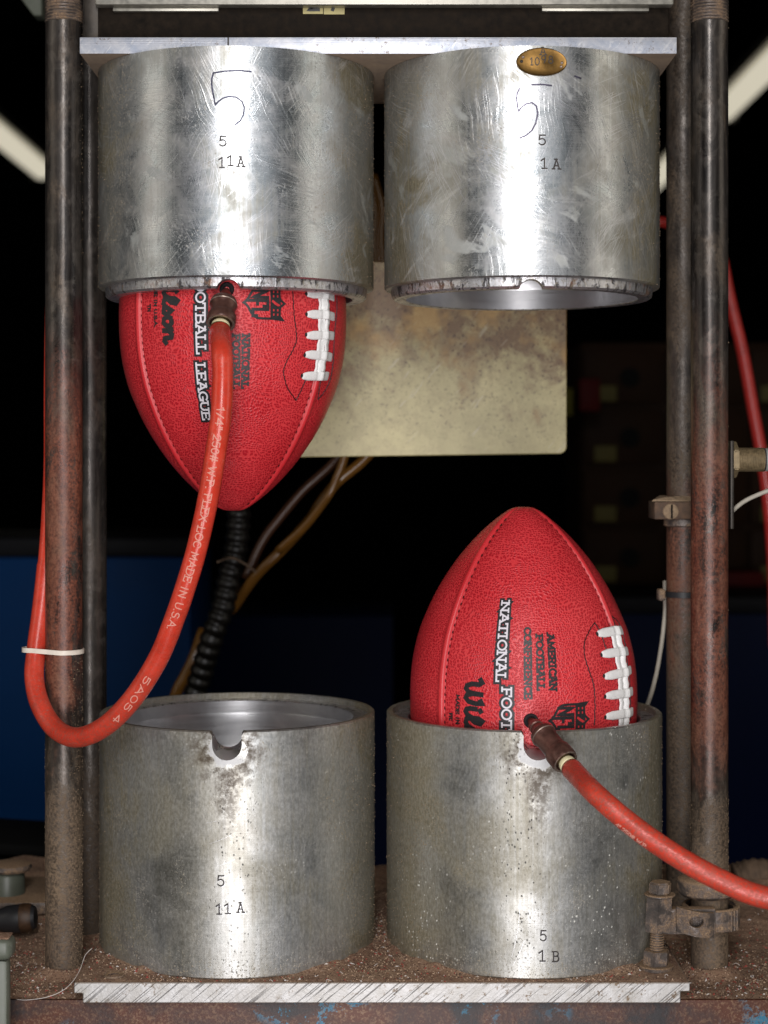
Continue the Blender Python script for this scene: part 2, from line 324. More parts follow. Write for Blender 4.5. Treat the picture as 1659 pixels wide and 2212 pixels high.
M['worn_edge'] = plain('worn_edge', (0.42, 0.33, 0.28), 0.4, 0.8, 0.35, 500)
M['brass'] = plain('brass', (0.42, 0.29, 0.13), 0.36, 0.8, 0.35, 160)
M['tag_brass'] = plain('aged_brass', (0.20, 0.11, 0.03), 0.38, 0.85, 0.40, 110, 0.3, 0.0004)
M['dusty_brass'] = plain('dusty_brass', (0.26, 0.195, 0.11), 0.5, 0.4, 0.35, 400)
M['tape'] = plain('thread_seal_tape', (0.80, 0.72, 0.45), 0.5, 0, 0.15)
M['needle'] = plain('red_needle_body', (0.22, 0.045, 0.035), 0.4, 0.3, 0.4, 400)
M['rubber'] = plain('black_rubber', (0.018, 0.018, 0.02), 0.45, 0, 0.3)
M['tie_white'] = plain('nylon_tie', (0.78, 0.70, 0.60), 0.4, 0, 0.12, 150)
M['cable'] = plain('grey_white_cable', (0.46, 0.42, 0.35), 0.5, 0, 0.15)
M['steel_dark'] = plain('blackened_steel', (0.035, 0.028, 0.022), 0.45, 0.5, 0.5, 90, 0.4, 0.0006)
M['block'] = plain('heating_block_steel', (0.014, 0.010, 0.007), 0.7, 0.0, 0.55, 150, 0.4, 0.0006, spec=0.08)
M['bar'] = plain('dull_aluminium_bar', (0.40, 0.38, 0.33), 0.4, 0.75, 0.2, 200)
M['clamp_brown'] = plain('dusty_brown_steel', (0.10, 0.06, 0.038), 0.8, 0, 0.5, 160, 0.5, 0.001)
M['label_paper'] = plain('yellow_paper', (0.50, 0.43, 0.20), 0.7, 0, 0.15)
M['conduit'] = plain('black_conduit', (0.006, 0.005, 0.004), 0.42, 0, 0.5, 50)
M['amber'] = plain('amber_tubing', (0.15, 0.066, 0.012), 0.22, 0, 0.3, 20)
M['amber_dark'] = plain('dark_amber_tubing', (0.075, 0.03, 0.015), 0.35, 0, 0.3, 20)
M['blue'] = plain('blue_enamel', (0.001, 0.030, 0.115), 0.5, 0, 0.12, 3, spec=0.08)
M['navy'] = plain('navy_and_shaded_blue', (0.001, 0.005, 0.028), 0.5, 0, 0.15, 3, spec=0.08)  # right cabinet's dark blue, also the shaded end of the left one
M['black'] = plain('matt_black', (0.006, 0.006, 0.006), 0.8, 0, 0.2, 3, spec=0.08)
M['blackplastic'] = plain('black_plastic', (0.008, 0.008, 0.010), 0.5, 0, 0.2, 8, spec=0.08)
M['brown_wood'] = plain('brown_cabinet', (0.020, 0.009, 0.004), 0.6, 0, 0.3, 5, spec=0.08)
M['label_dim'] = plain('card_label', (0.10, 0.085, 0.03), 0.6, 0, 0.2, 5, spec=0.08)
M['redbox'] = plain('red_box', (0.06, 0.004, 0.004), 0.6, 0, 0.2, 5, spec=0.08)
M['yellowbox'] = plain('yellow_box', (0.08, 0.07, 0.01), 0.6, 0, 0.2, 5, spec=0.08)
M['silver'] = plain('silver_label', (0.6, 0.6, 0.6), 0.4, 0.5, 0.1)
M['enamel_green'] = plain('grey_green_enamel', (0.10, 0.11, 0.085), 0.4, 0, 0.25, 30, 0.3, 0.0008)
M['tan_hose'] = plain('dusty_hose', (0.13, 0.085, 0.055), 0.8, 0, 0.35, 120, 0.4, 0.001)
M['grain_red'] = plain('red_crumb', (0.32, 0.055, 0.04), 0.7, 0, 0.3, 200)
M['grain_tan'] = plain('tan_crumb', (0.50, 0.35, 0.24), 0.8, 0, 0.3, 200)
M['grain_dark'] = plain('dark_crumb', (0.07, 0.04, 0.03), 0.8, 0, 0.3, 200)
M['lint'] = plain('white_lint', (0.72, 0.66, 0.62), 0.7, 0, 0.15, 200)
M['cling'] = plain('clinging_dust', (0.27, 0.19, 0.12), 0.9, 0, 0.35, 300)
def mat_clampsteel():
    t = NT('dusty_steel'); p = t.pos; g = t.noise(p, 90, 5, 0.65); f = t.noise(p, 900, 3, 0.75)
    nz = t.xyz(t.n('ShaderNodeNewGeometry').outputs['Normal'])[2]
    d = t.mx(t.ramp(nz, 0.3, 0.7), t.mul(t.ramp(g, 0.46, 0.62), t.ramp(f, 0.35, 0.55)))
    col = t.mix(d, t.mix(t.ramp(g, 0.3, 0.6), (0.085, 0.075, 0.07), (0.19, 0.15, 0.13)), t.mix(t.ramp(f, 0.35, 0.65), (0.19, 0.115, 0.065), (0.42, 0.28, 0.17)))
    return t.set(col, t.fmix(d, 0.42, 0.9), t.math('SUBTRACT', 0.5, t.mul(d, 0.5)), t.add(t.mul(f, t.add(d, 0.15)), g), 0.6, 0.0012)
M['clamp'] = mat_clampsteel()
def emis(name, col, s):
    t = NT(name); return t.set((0.8, 0.8, 0.8), 0.5, 0, Emission_Color=col, Emission_Strength=s)
M['tube_light'] = emis('lit_tube', (1.0, 0.92, 0.72, 1), 0.62)

# ------------------------------------------------------------------ helpers: things and meshes
def thing(name, label, cat, loc=(0, 0, 0), group=None):
    o = bpy.data.objects.new(name, None); C.objects.link(o); o.location = loc; o.empty_display_size = 0.01
    o['label'] = label; o['category'] = cat
    if group: o['group'] = group
    return o
WL = {}
def wloc(o):
    v = Vector((0, 0, 0))
    while o: v += o.location; o = o.parent
    return v
def obj(name, vf, mat, parent=None, smooth=35, uvs=None, label=None, kind=None, attrs=None):
    """vf = (verts, faces) in world metres"""
    v, f = vf
    me = bpy.data.meshes.new(name); off = wloc(parent) if parent else Vector((0, 0, 0))
    me.from_pydata([tuple(Vector(q) - off) for q in v], [], f)
    if uvs is not None:
        l = me.uv_layers.new(name='UVMap'); k = 0
        for fu in uvs:
            for q in fu: l.data[k].uv = q; k += 1
    if attrs:
        for an, vals in attrs.items():
            a = me.attributes.new(an, 'FLOAT', 'POINT'); a.data.foreach_set('value', vals)
    me.materials.append(mat)
    if smooth: fin(me, smooth)
    o = bpy.data.objects.new(name, me); C.objects.link(o)
    if parent: o.parent = parent
    if label: o['label'] = label
    if kind: o['kind'] = kind
    return o
def fin(me, ang):
    me.polygons.foreach_set('use_smooth', [True] * len(me.polygons)); me.update()
    if ang < 180: me.set_sharp_from_angle(angle=R_(ang))
def tag(o, label, cat, group=None):
    o['label'] = label; o['category'] = cat
    if group: o['group'] = group
    return o
def join(*vfs):
    V, Fc = [], []
    for v, f in vfs:
        k = len(V); V += list(v); Fc += [tuple(i + k for i in q) for q in f]
    return V, Fc
def lathe(prof, c, seg=128, axis='z', closed=True):
    """prof list of (r, z); first/last with r==0 give caps. returns verts, faces, uvs"""
    V, Fc, U = [], [], []; rings = []; arc = 0; arcs = []
    for i, (r, z) in enumerate(prof):
        if i: arc += math.hypot(r - prof[i - 1][0], z - prof[i - 1][1])
        arcs.append(arc)
        if r < 1e-7: rings.append([len(V)]); V.append(Vector((c[0], c[1], c[2] + z)))
        else:
            ids = []
            for k in range(seg):
                a = 2 * math.pi * k / seg + math.pi / 2
                ids.append(len(V)); V.append(Vector((c[0] + r * math.cos(a), c[1] + r * math.sin(a), c[2] + z)))
            rings.append(ids)
    n = len(prof); RU = max(p[0] for p in prof)
    for i in range(n - 1 + (1 if prof[0][0] > 1e-7 and closed else 0)):
        A, B = rings[i], rings[(i + 1) % n]; a0, a1 = arcs[i], arcs[(i + 1) % n] if i < n - 1 else arcs[i] + 0.01
        for k in range(seg):
            k2 = (k + 1) % seg; u0 = 2 * math.pi * RU * k / seg; u1 = 2 * math.pi * RU * (k + 1) / seg
            if len(A) == 1: Fc.append((A[0], B[k2], B[k])); U.append(((u0, a0), (u1, a1), (u0, a1)))
            elif len(B) == 1: Fc.append((A[k], A[k2], B[0])); U.append(((u0, a0), (u1, a0), (u0, a1)))
            else: Fc.append((A[k], A[k2], B[k2], B[k])); U.append(((u0, a0), (u1, a0), (u1, a1), (u0, a1)))
    return V, Fc, U
def cyl(r, z0, z1, c=(0, 0), seg=48, bev=0.0006):
    v, f, u = lathe([(0, z0), (r - bev, z0), (r, z0 + bev), (r, z1 - bev), (r - bev, z1), (0, z1)], (c[0], c[1], 0), seg)
    return v, f
def frame_axis(a, b):
    z = (Vector(b) - Vector(a)).normalized(); x = z.cross(Vector((0, 1, 0)))
    if x.length < 0.1: x = z.cross(Vector((0, 0, 1)))
    x.normalize(); y = z.cross(x); return x, y, z
def lathe_dir(prof, a, b, seg=48):
    """lathe with its axis from a towards b; prof (r, s) with s metres along the axis"""
    v, f, u = lathe(prof, (0, 0, 0), seg); x, y, z = frame_axis(a, b); a = Vector(a)
    return [a + x * p.x + y * p.y + z * p.z for p in v], f
def box(x0, x1, y0, y1, z0, z1, bev=0.001, seg=2):
    bm = bmesh.new(); bmesh.ops.create_cube(bm, size=1)
    for v in bm.verts: v.co = Vector(((x0 + x1) / 2 + v.co.x * (x1 - x0), (y0 + y1) / 2 + v.co.y * (y1 - y0), (z0 + z1) / 2 + v.co.z * (z1 - z0)))
    if bev: bmesh.ops.bevel(bm, geom=bm.edges[:], offset=bev, segments=seg, affect='EDGES', profile=0.5)
    bm.verts.index_update(); r = ([v.co.copy() for v in bm.verts], [tuple(v.index for v in f.verts) for f in bm.faces]); bm.free(); return r
def prism(poly, y0, y1, bev=0.0006):
    """poly (x, z) extruded along y"""
    bm = bmesh.new(); vs = [bm.verts.new((x, y0, z)) for x, z in poly]; f = bm.faces.new(vs)
    r = bmesh.ops.extrude_face_region(bm, geom=[f])
    for e in r['geom']:
        if isinstance(e, bmesh.types.BMVert): e.co.y = y1
    bmesh.ops.recalc_face_normals(bm, faces=bm.faces)
    if bev: bmesh.ops.bevel(bm, geom=[e for e in bm.edges if e.calc_face_angle(0) > 0.5], offset=bev, segments=1, affect='EDGES')
    bm.verts.index_update(); q = ([v.co.copy() for v in bm.verts], [tuple(v.index for v in f.verts) for f in bm.faces]); bm.free(); return q
def hexprism(r, z0, z1, c, rot=0.0, bev=0.0006):
    bm = bmesh.new(); vs = [bm.verts.new((c[0] + r * math.cos(R_(60 * k + rot)), c[1] + r * math.sin(R_(60 * k + rot)), z0)) for k in range(6)]
    f = bm.faces.new(vs); g = bmesh.ops.extrude_face_region(bm, geom=[f])
    for e in g['geom']:
        if isinstance(e, bmesh.types.BMVert): e.co.z = z1
    bmesh.ops.recalc_face_normals(bm, faces=bm.faces); bmesh.ops.bevel(bm, geom=bm.edges[:], offset=bev, segments=2, affect='EDGES')
    bm.verts.index_update(); q = ([v.co.copy() for v in bm.verts], [tuple(v.index for v in f.verts) for f in bm.faces]); bm.free(); return q
def catmull(pts, n=8):
    pts = [Vector(p) for p in pts]; out = []
    ext = [pts[0] * 2 - pts[1]] + pts + [pts[-1] * 2 - pts[-2]]
    for i in range(1, len(ext) - 2):
        p0, p1, p2, p3 = ext[i - 1:i + 3]
        for k in range(n):
            s = k / n; out.append(0.5 * ((2 * p1) + (-p0 + p2) * s + (2 * p0 - 5 * p1 + 4 * p2 - p3) * s * s + (-p0 + 3 * p1 - 3 * p2 + p3) * s ** 3))
    out.append(pts[-1]); return out
def resample(path, step):
    L = [0.0]
    for i in range(1, len(path)): L.append(L[-1] + (path[i] - path[i - 1]).length)
    n = max(2, int(L[-1] / step)); out = []; j = 0
    for k in range(n + 1):
        s = L[-1] * k / n
        while j < len(L) - 2 and L[j + 1] < s: j += 1
        out.append(path[j].lerp(path[j + 1], (s - L[j]) / max(1e-9, L[j + 1] - L[j])))
    return out, L[-1]
def frames(path):
    T = [(path[min(i + 1, len(path) - 1)] - path[max(i - 1, 0)]).normalized() for i in range(len(path))]
    n = Vector((0, -1, 0)); n = (n - T[0] * n.dot(T[0])).normalized(); out = []
    for t in T:
        n = (n - t * n.dot(t)).normalized(); out.append((t, n, t.cross(n)))
    return out
def tube(path, r, seg=20, rf=None, cap=True):
    fr = frames(path); V, Fc = [], []
    for i, (p, (t, n, b)) in enumerate(zip(path, fr)):
        rr = rf(i) if rf else r
        for k in range(seg):
            a = 2 * math.pi * k / seg; V.append(p + (n * math.cos(a) + b * math.sin(a)) * rr)
    for i in range(len(path) - 1):
        for k in range(seg):
            k2 = (k + 1) % seg; Fc.append((i * seg + k, i * seg + k2, (i + 1) * seg + k2, (i + 1) * seg + k))
    if cap: Fc.append(tuple(range(seg - 1, -1, -1))); Fc.append(tuple((len(path) - 1) * seg + k for k in range(seg)))
    return V, Fc
def cut(o, cutter_vf):
    """boolean difference, baked"""
    v, f = cutter_vf; me = bpy.data.meshes.new('cutter'); me.from_pydata([tuple(q) for q in v], [], f)
    c = bpy.data.objects.new('cutter', me); C.objects.link(c)
    m = o.modifiers.new('b', 'BOOLEAN'); m.object = c; m.solver = 'EXACT'; m.operation = 'DIFFERENCE'
    bpy.context.view_layer.update()
    nm = bpy.data.meshes.new_from_object(o.evaluated_get(bpy.context.evaluated_depsgraph_get()))
    o.modifiers.clear(); o.data = nm; fin(nm, 35)
    bpy.data.objects.remove(c)

# ------------------------------------------------------------------ helpers: strokes laid on a surface
def arc(cx, cy, rx, ry, a0, a1, n=8):
    return [(cx + rx * math.cos(R_(a0 + (a1 - a0) * k / n)), cy + ry * math.sin(R_(a0 + (a1 - a0) * k / n))) for k in range(n + 1)]
G = {  # glyph: (advance, strokes, serif feet)
 'A': (.86, [[(.08, 0), (.43, 1), (.78, 0)], [(.2, .33), (.66, .33)]], [(.08, 0), (.78, 0), (.36, 1)]),
 'B': (.80, [[(.14, 0), (.14, 1)], [(.0, 1)] + arc(.42, .765, .24, .235, 90, -90) + [(.14, .53)], [(.0, 0)] + arc(.44, .265, .28, .265, -90, 90)], []),
 'C': (.82, [arc(.45, .5, .36, .5, 40, 320, 14)], [(.74, .84)]),
 'D': (.86, [[(.14, 0), (.14, 1)], [(0, 1)] + arc(.38, .5, .38, .5, 90, -90, 12) + [(0, 0)]], []),
 'E': (.78, [[(.14, 0), (.14, 1)], [(0, 1), (.66, 1), (.66, .8)], [(.14, .52), (.5, .52)], [(0, 0), (.68, 0), (.68, .22)]], []),
 'F': (.74, [[(.14, 0), (.14, 1)], [(0, 1), (.66, 1), (.66, .8)], [(.14, .5), (.5, .5)]], [(.14, 0)]),
 'G': (.86, [arc(.45, .5, .37, .5, 45, 340, 14), [(.5, .42), (.82, .42)], [(.78, .42), (.78, .05)]], []),
 'I': (.46, [[(.2, 0), (.2, 1)]], [(.2, 0), (.2, 1)]),
 'L': (.74, [[(.16, 0), (.16, 1)], [(0, 0), (.66, 0), (.66, .24)]], [(.16, 1)]),
 'M': (1.0, [[(.12, 0), (.16, 1), (.48, .25), (.8, 1), (.84, 0)]], [(.12, 0), (.84, 0)]),
 'N': (.90, [[(.14, 0), (.14, 1), (.72, 0), (.72, 1)]], [(.14, 0), (.72, 1), (.1, 1)]),
 'O': (.88, [arc(.44, .5, .37, .5, 90, 450, 18)], []),
 'P': (.78, [[(.14, 0), (.14, 1)], [(.0, 1)] + arc(.40, .74, .28, .26, 90, -90) + [(.14, .48)]], [(.14, 0)]),
 'R': (.82, [[(.14, 0), (.14, 1)], [(.0, 1)] + arc(.40, .75, .26, .25, 90, -90) + [(.14, .5)], [(.4, .5), (.68, 0)]], [(.14, 0), (.70, 0)]),
 'S': (.74, [arc(.38, .75, .28, .25, 30, 250, 10) + arc(.38, .26, .30, .26, 80, -150, 10)], []),
 'T': (.80, [[(.38, 0), (.38, 1)], [(.02, .8), (.02, 1), (.74, 1), (.74, .8)]], [(.38, 0)]),
 'U': (.86, [[(.14, 1), (.14, .35)] + arc(.43, .35, .29, .35, 180, 360, 8) + [(.72, 1)]], [(.14, 1), (.72, 1)]),
 'W': (1.1, [[(.06, 1), (.28, 0), (.52, .8), (.76, 0), (.98, 1)]], [(.06, 1), (.98, 1)]),
 'X': (.8, [[(.06, 0), (.7, 1)], [(.06, 1), (.7, 0)]], []),
 '0': (.74, [arc(.36, .5, .28, .5, 90, 450, 14)], []),
 '1': (.56, [[(.05, .78), (.26, 1), (.26, 0)]], [(.26, 0)]),
 '2': (.72, [arc(.34, .72, .26, .28, 160, -30, 8) + [(.06, 0), (.64, 0)]], []),
 '4': (.74, [[(.5, 0), (.5, 1), (.04, .3), (.66, .3)]], []),
 '5': (.72, [[(.58, 1), (.14, 1), (.10, .56)] + arc(.32, .32, .28, .32, 120, -150, 10)], []),
 '7': (.66, [[(.04, 1), (.6, 1), (.22, 0)]], []),
 '8': (.72, [arc(.36, .76, .22, .24, -90, 270, 12), arc(.36, .27, .29, .27, 90, 450, 12)], []),
 '9': (.72, [arc(.34, .7, .26, .3, 0, 360, 12), [(.6, .7), (.58, .35), (.40, 0)]], []),
 '#': (.8, [[(.2, 0), (.32, 1)], [(.48, 0), (.6, 1)], [(.06, .34), (.7, .34)], [(.1, .68), (.74, .68)]], []),
 '-': (.5, [[(.06, .45), (.42, .45)]], []), '.': (.3, [[(.1, .02), (.18, .02)]], []), '/': (.5, [[(.04, 0), (.42, 1)]], []), ' ': (.45, [], []), '"': (.4, [[(.1, 1), (.1, .7)], [(.28, 1), (.28, .7)]], []),
}
def layout(text, size, width=None, serif=True, track=1.0):
    """-> strokes [(u, v)...] in metres, origin at the start of the baseline; width fits the run"""
    tot = sum(G[c][0] * track for c in text); kx = (width / tot) if width else size; out = []; x = 0
    for c in text:
        adv, st, feet = G[c]
        for s in st: out.append([((x + a) * kx, b * size) for a, b in s])
        if serif:
            for a, b in feet: out.append([((x + a - .15) * kx, b * size), ((x + a + .15) * kx, b * size)])
        x += adv * track
    return out
def ribbons(strokes, wd, fmap, h0=0.0002, dh=0.000012, cap=True, step=0.0016, inset=0.0):
    """flat ribbons of width wd following strokes, each a hair above the last; fmap(u, v, h) -> point"""
    V, Fc = [], []
    for si, s in enumerate(strokes):
        p = [Vector(q) for q in s]; q = [p[0]]
        for i in range(1, len(p)):
            L = (p[i] - p[i - 1]).length; n = max(1, int(math.ceil(L / step)))
            for k in range(1, n + 1): q.append(p[i - 1].lerp(p[i], k / n))
        q = [a for i, a in enumerate(q) if i == 0 or (a - q[i - 1]).length > 1e-7]
        if len(q) < 2: continue
        if cap:
            q[0] = q[0] + (q[0] - q[1]).normalized() * wd * .45; q[-1] = q[-1] + (q[-1] - q[-2]).normalized() * wd * .45
        h = h0 + dh * (si % 14); base = len(V)
        for i, a in enumerate(q):
            t0 = (a - q[i - 1]).normalized() if i else (q[1] - a).normalized()
            t1 = (q[i + 1] - a).normalized() if i < len(q) - 1 else t0
            t = (t0 + t1); t = t.normalized() if t.length > 1e-3 else t0
            nrm = Vector((-t.y, t.x)); k = wd / 2 / max(0.5, abs(t.dot(t1)))
            V.append(fmap(a.x + nrm.x * k, a.y + nrm.y * k, h)); V.append(fmap(a.x - nrm.x * k, a.y - nrm.y * k, h))
        for i in range(len(q) - 1):
            b = base + 2 * i; Fc.append((b, b + 1, b + 3, b + 2))
    return V, Fc

# ================================================================== setting
ZB = -0.386; ZP = -0.3715                    # bed top, lower plate top
def hn(x, y, s=1.0, seed=0.0): return mnoise.noise(Vector((x * s + seed, y * s - seed, seed)))
def dust_h(x, y):
    h = 0.0015 + 0.0014 * hn(x, y, 40) + 0.0009 * hn(x, y, 140, 3) + 0.0005 * hn(x, y, 400, 5)
    for px in (-0.2384, 0.242):                                   # skirts round the rod feet
        d = math.hypot(x - px, y - 1.325); h += 0.006 * math.exp(-((d - 0.015) / 0.007) ** 2)
    h += 0.012 * max(0, min(1, (y - 1.42) / 0.12)) * (0.6 + hn(x, y, 22, 9))
    if y < 1.272: h *= max(0.15, (y - 1.2635) / 0.009)
    return max(0.0002, h)
bed = obj('machine_bed', box(-0.45, 0.45, 1.2635, 1.66, -0.60, ZB, 0.0025), M['bed'])
bed['kind'] = 'structure'
def heightgrid(x0, x1, y0, y1, nx, ny, z, hf):
    V = []; Fc = []
    for j in range(ny + 1):
        for i in range(nx + 1):
            x = x0 + (x1 - x0) * i / nx; y = y0 + (y1 - y0) * j / ny; V.append(Vector((x, y, z + hf(x, y))))
    for j in range(ny):
        for i in range(nx):
            a = j * (nx + 1) + i; Fc.append((a, a + 1, a + nx + 2, a + nx + 1))
    return V, Fc
CUPX = {'ll': -0.1122, 'lr': 0.1071, 'ul': -0.1130, 'ur': 0.1053}; CY = 1.365; RC = 0.105
lay = obj('leather_dust', heightgrid(-0.448, 0.448, 1.2645, 1.655, 420, 190, ZB, dust_h), M['dust'], smooth=180)
tag(lay, 'layer of reddish brown leather dust lying over the machine bed', 'dust'); lay['kind'] = 'stuff'
def plate_dust(x, y):
    h = 0.0007 + 0.0006 * hn(x, y, 60, 2) + 0.0004 * hn(x, y, 260, 4)
    for cx in (CUPX['ll'], CUPX['lr']):
        d = math.hypot(x - cx, y - CY) - RC
        if y > 1.27: h += 0.0050 * math.exp(-(max(0, d) / 0.007)) * (0.75 + 0.6 * hn(x, y, 90, 6)) * min(1, (y - 1.268) / 0.012)
    e = min(x + 0.2175, 0.2145 - x, (y - 1.2560)) / 0.004
    return max(0.00015, h * max(0.1, min(1, e)))

# lower plate: a profile with rebated ends
xl, xr = -0.2186, 0.2157
pl = prism([(xl, ZP), (xl, ZP - 0.0075), (xl + 0.0062, ZP - 0.0075), (xl + 0.0062, ZB + 0.0002), (xr - 0.0066, ZB + 0.0002), (xr - 0.0066, ZP - 0.0062), (xr, ZP - 0.0062), (xr, ZP)], 1.2546, 1.48, 0.0006)
lp = thing('lower_mounting_plate', 'bright aluminium base plate with diagonal saw marks under the two lower cups', 'plate', (0, 1.36, ZB))
obj('plate', pl, M['plate_saw'], lp, smooth=30)
o = obj('dust_layer', heightgrid(xl + 0.0008, xr - 0.0008, 1.2554, 1.478, 300, 150, ZP, plate_dust), M['dust'], lp, smooth=180); o['kind'] = 'stuff'
bh, _f, _u = lathe([(0.0045, 0.0015), (0.0068, 0.0022), (0.0075, 0.0010), (0.0045, 0.0006)], (-0.1925, 1.2680, ZP), 24)
obj('filled_bolt_hole', (bh, _f), M['clamp'], lp)

up = thing('upper_mounting_plate', 'bright brushed aluminium plate clamped above the two upper cups', 'plate', (0, 1.36, 0.303))
obj('plate', box(-0.2202, 0.2118, 1.287, 1.47, 0.291, 0.303, 0.0005), M['plate_top'], up)
obj('scribed_mark', box(-0.1133, -0.1121, 1.2866, 1.2872, 0.2955, 0.3028, 0), M['stamp'], up, smooth=0)

hb = thing('heating_block', 'dark oily steel block above the upper mounting plate', 'steel block', (0, 1.38, 0.3032))
obj('block', box(-0.2187, 0.2082, 1.300, 1.46, 0.3032, 0.38, 0.001), M['block'], hb)
obj('end_cover', box(-0.2186, -0.2085, 1.2985, 1.31, 0.3036, 0.37, 0.0006), M['steel_dark'], hb)
tb = thing('trim_bar', 'long dull aluminium bar along the top edge of the machine', 'bar', (0, 1.29, 0.327))
obj('bar', box(-0.2095, 0.2100, 1.289, 1.2999, 0.327, 0.36, 0.0014), M['bar'], tb)
for a, b, lab in ((-0.1975, -0.1205, 'left'), (0.1150, 0.1930, 'right')):
    s = obj('cover_strip', box(a, b, 1.2955, 1.2998, 0.3240, 0.3268, 0.0005), M['bar'])
    tag(s, 'short aluminium strip under the top bar, the one toward the upper-%s cup' % lab, 'strip', 'short strips under the top bar')
# number tag "27" half hidden by the bar
nt = thing('number_tag', 'two small yellow paper squares reading 27 under the top bar', 'tag', (-0.044, 1.2995, 0.325))
for i, (a, b, ch) in enumerate(((-0.0592, -0.0445, '2'), (-0.0440, -0.0288, '7'))):
    obj('paper_square', box(a, b, 1.2990, 1.2996, 0.3228 - 0.0003 * i, 0.3400, 0.0001), M['label_paper'], nt, smooth=0)
    st = layout(ch, 0.0115, None, False)
    obj('digit', ribbons(st, 0.0024, lambda u, v, h, a=a: Vector((a + 0.004 + u, 1.2989 - h, 0.3258 + v)), 0.0001), M['ink'], nt, smooth=0)

# ================================================================== mould cups
def cav(t):                                    # half-length profile of a ball, t metres from its middle
    K = [(0, .0868), (.015, .0864), (.03, .0850), (.045, .0820), (.059, .0777), (.0836, .0664), (.105, .0529), (.120, .0408), (.1315, .0295), (.1395, .0200), (.1440, .0138), (.1465, .0090), (.1478, .0045), (.1480, 0)]
    t = abs(t)
    if t >= K[-1][0]: return 0.0
    for i in range(len(K) - 1):
        if K[i][0] <= t <= K[i + 1][0]:
            x0, y0 = K[i]; x1, y1 = K[i + 1]
            m0 = (y1 - K[i - 1][1]) / (x1 - K[i - 1][0]) if i else 0.0
            m1 = (K[i + 2][1] - y0) / (K[i + 2][0] - x0) if i + 2 < len(K) else (y1 - y0) / (x1 - x0) * 1.6
            h = x1 - x0; s = (t - x0) / h
            return (2 * s ** 3 - 3 * s * s + 1) * y0 + (s ** 3 - 2 * s * s + s) * h * m0 + (-2 * s ** 3 + 3 * s * s) * y1 + (s ** 3 - s * s) * h * m1
RB, R2 = 0.0885, 0.1005
def cavprof(sign, z0):
    return [(cav(max(0, k / 26 * .148 - .016 * (1 - k / 26))) * 1.0196, z0 + sign * (k / 26 * .148) * 1.02) for k in range(0, 27)]
def make_lower(key, label, mat, notchx):
    cx = CUPX[key]; zt = -0.195; t = thing('mould_cup', label, 'mould cup', (cx, CY, ZP), 'aluminium football mould cups')
    prof = [(0, ZP + 0.0005), (RC - 0.0008, ZP + 0.0005), (RC, ZP + 0.0015), (RC, zt - 0.001), (RC - 0.001, zt), (R2, zt), (R2, zt - 0.0145)]
    cp = [(r, z) for r, z in cavprof(-1, zt - 0.0045) if z < zt - 0.0150]
    prof += [(RB + 0.0002, zt - 0.0145)] + cp
    prof[-1] = (0, prof[-1][1])
    v, f, u = lathe(prof, (cx, CY, 0), 192)
    b = obj('body', (v, f), mat, t, 35, u); polish(b, cx)
    r_, f2, u2 = lathe([(RB, zt - 0.0144), (RB, zt - 0.0050), (RB + 0.0006, zt - 0.0045), (R2 - 0.0001, zt - 0.0045), (R2 - 0.0001, zt - 0.0144)][::-1], (cx, CY, 0), 192)
    rim = obj('rim', (r_, f2), M['rim'], t, 35, u2); polish(rim, cx)
    hw = 0.0105; poly = [(-0.0145, 0.02), (-0.0145, 0.0004), (-0.0122, -0.0008), (-hw, -0.0035)] + [(hw * math.cos(R_(a)), -0.0102 + hw * math.sin(R_(a)) * 1.0) for a in range(180, 361, 10)] + [(hw, -0.0035), (0.0122, -0.0008), (0.0145, 0.0004), (0.0145, 0.02)]
    V = []; n = len(poly); y0, y1 = CY - 0.13, CY - 0.05
    for y in (y0, y1):
        for x, z in poly: V.append(Vector((notchx + x, y, zt + z + (y - (CY - RC)) * 0.42)))
    Fc = [tuple(range(n - 1, -1, -1)), tuple(range(n, 2 * n))] + [(i, (i + 1) % n, n + (i + 1) % n, n + i) for i in range(n)]
    Fc = [tuple(reversed(q)) for q in Fc]
    cut(b, (V, Fc)); cut(rim, (V, Fc))
    return t, cx
def make_upper(key, label, mat, notchx):
    cx = CUPX[key]; zl = 0.1194; zw = 0.127; zt = 0.2907
    t = thing('mould_cup', label, 'mould cup', (cx, CY, zl), 'aluminium football mould cups')
    cp = [(r, z) for r, z in cavprof(1, zl) if z > zw + 0.009]
    prof = [(RB + 0.0002, zw + 0.0085), (R2 - 0.0010, zw + 0.0085), (R2 - 0.001, zw), (RC - 0.0012, zw), (RC, zw + 0.0012), (RC, zt), (0, zt)]
    full = [(0, zt)] + list(reversed(prof[:6])) + cp          # wall + cavity as one closed skin
    full[-1] = (0, full[-1][1]); full = full[::-1]
    v, f, u = lathe(full, (cx, CY, 0), 192)
    b = obj('body', (v, f), mat, t, 35, u); polish(b, cx)
    r_, f2, u2 = lathe([(RB, zw + 0.0083), (RB, zl + 0.0004), (RB + 0.0005, zl), (R2 - 0.0030, zl), (R2 - 0.0012, zl + 0.0016), (R2 - 0.0006, zw - 0.0004), (R2 - 0.0011, zw + 0.0083)], (cx, CY, 0), 192)
    rim = obj('rim', (r_, f2), M['rim_dark'] if key == 'ur' else M['rim'], t, 35, u2); polish(rim, cx)
    V, Fc = lathe_dir([(0, 0), (0.0088, 0), (0.0088, 0.08), (0, 0.08)], (notchx, CY - 0.13, zl - 0.0022), (notchx, CY, zl - 0.0022), 40)
    cut(rim, (V, Fc)); cut(b, (V, Fc))
    return t, cx
def polish(b, cx):
    """the cavity skin is freshly polished"""
    b.data.materials.append(M['bore']); off = wloc(b.parent)
    for p in b.data.polygons:
        if all(math.hypot(b.data.vertices[i].co.x + off.x - cx, b.data.vertices[i].co.y + off.y - CY) < RB + 0.0003 and -0.37 < b.data.vertices[i].co.z + off.z < 0.28 for i in p.vertices): p.material_index = 1
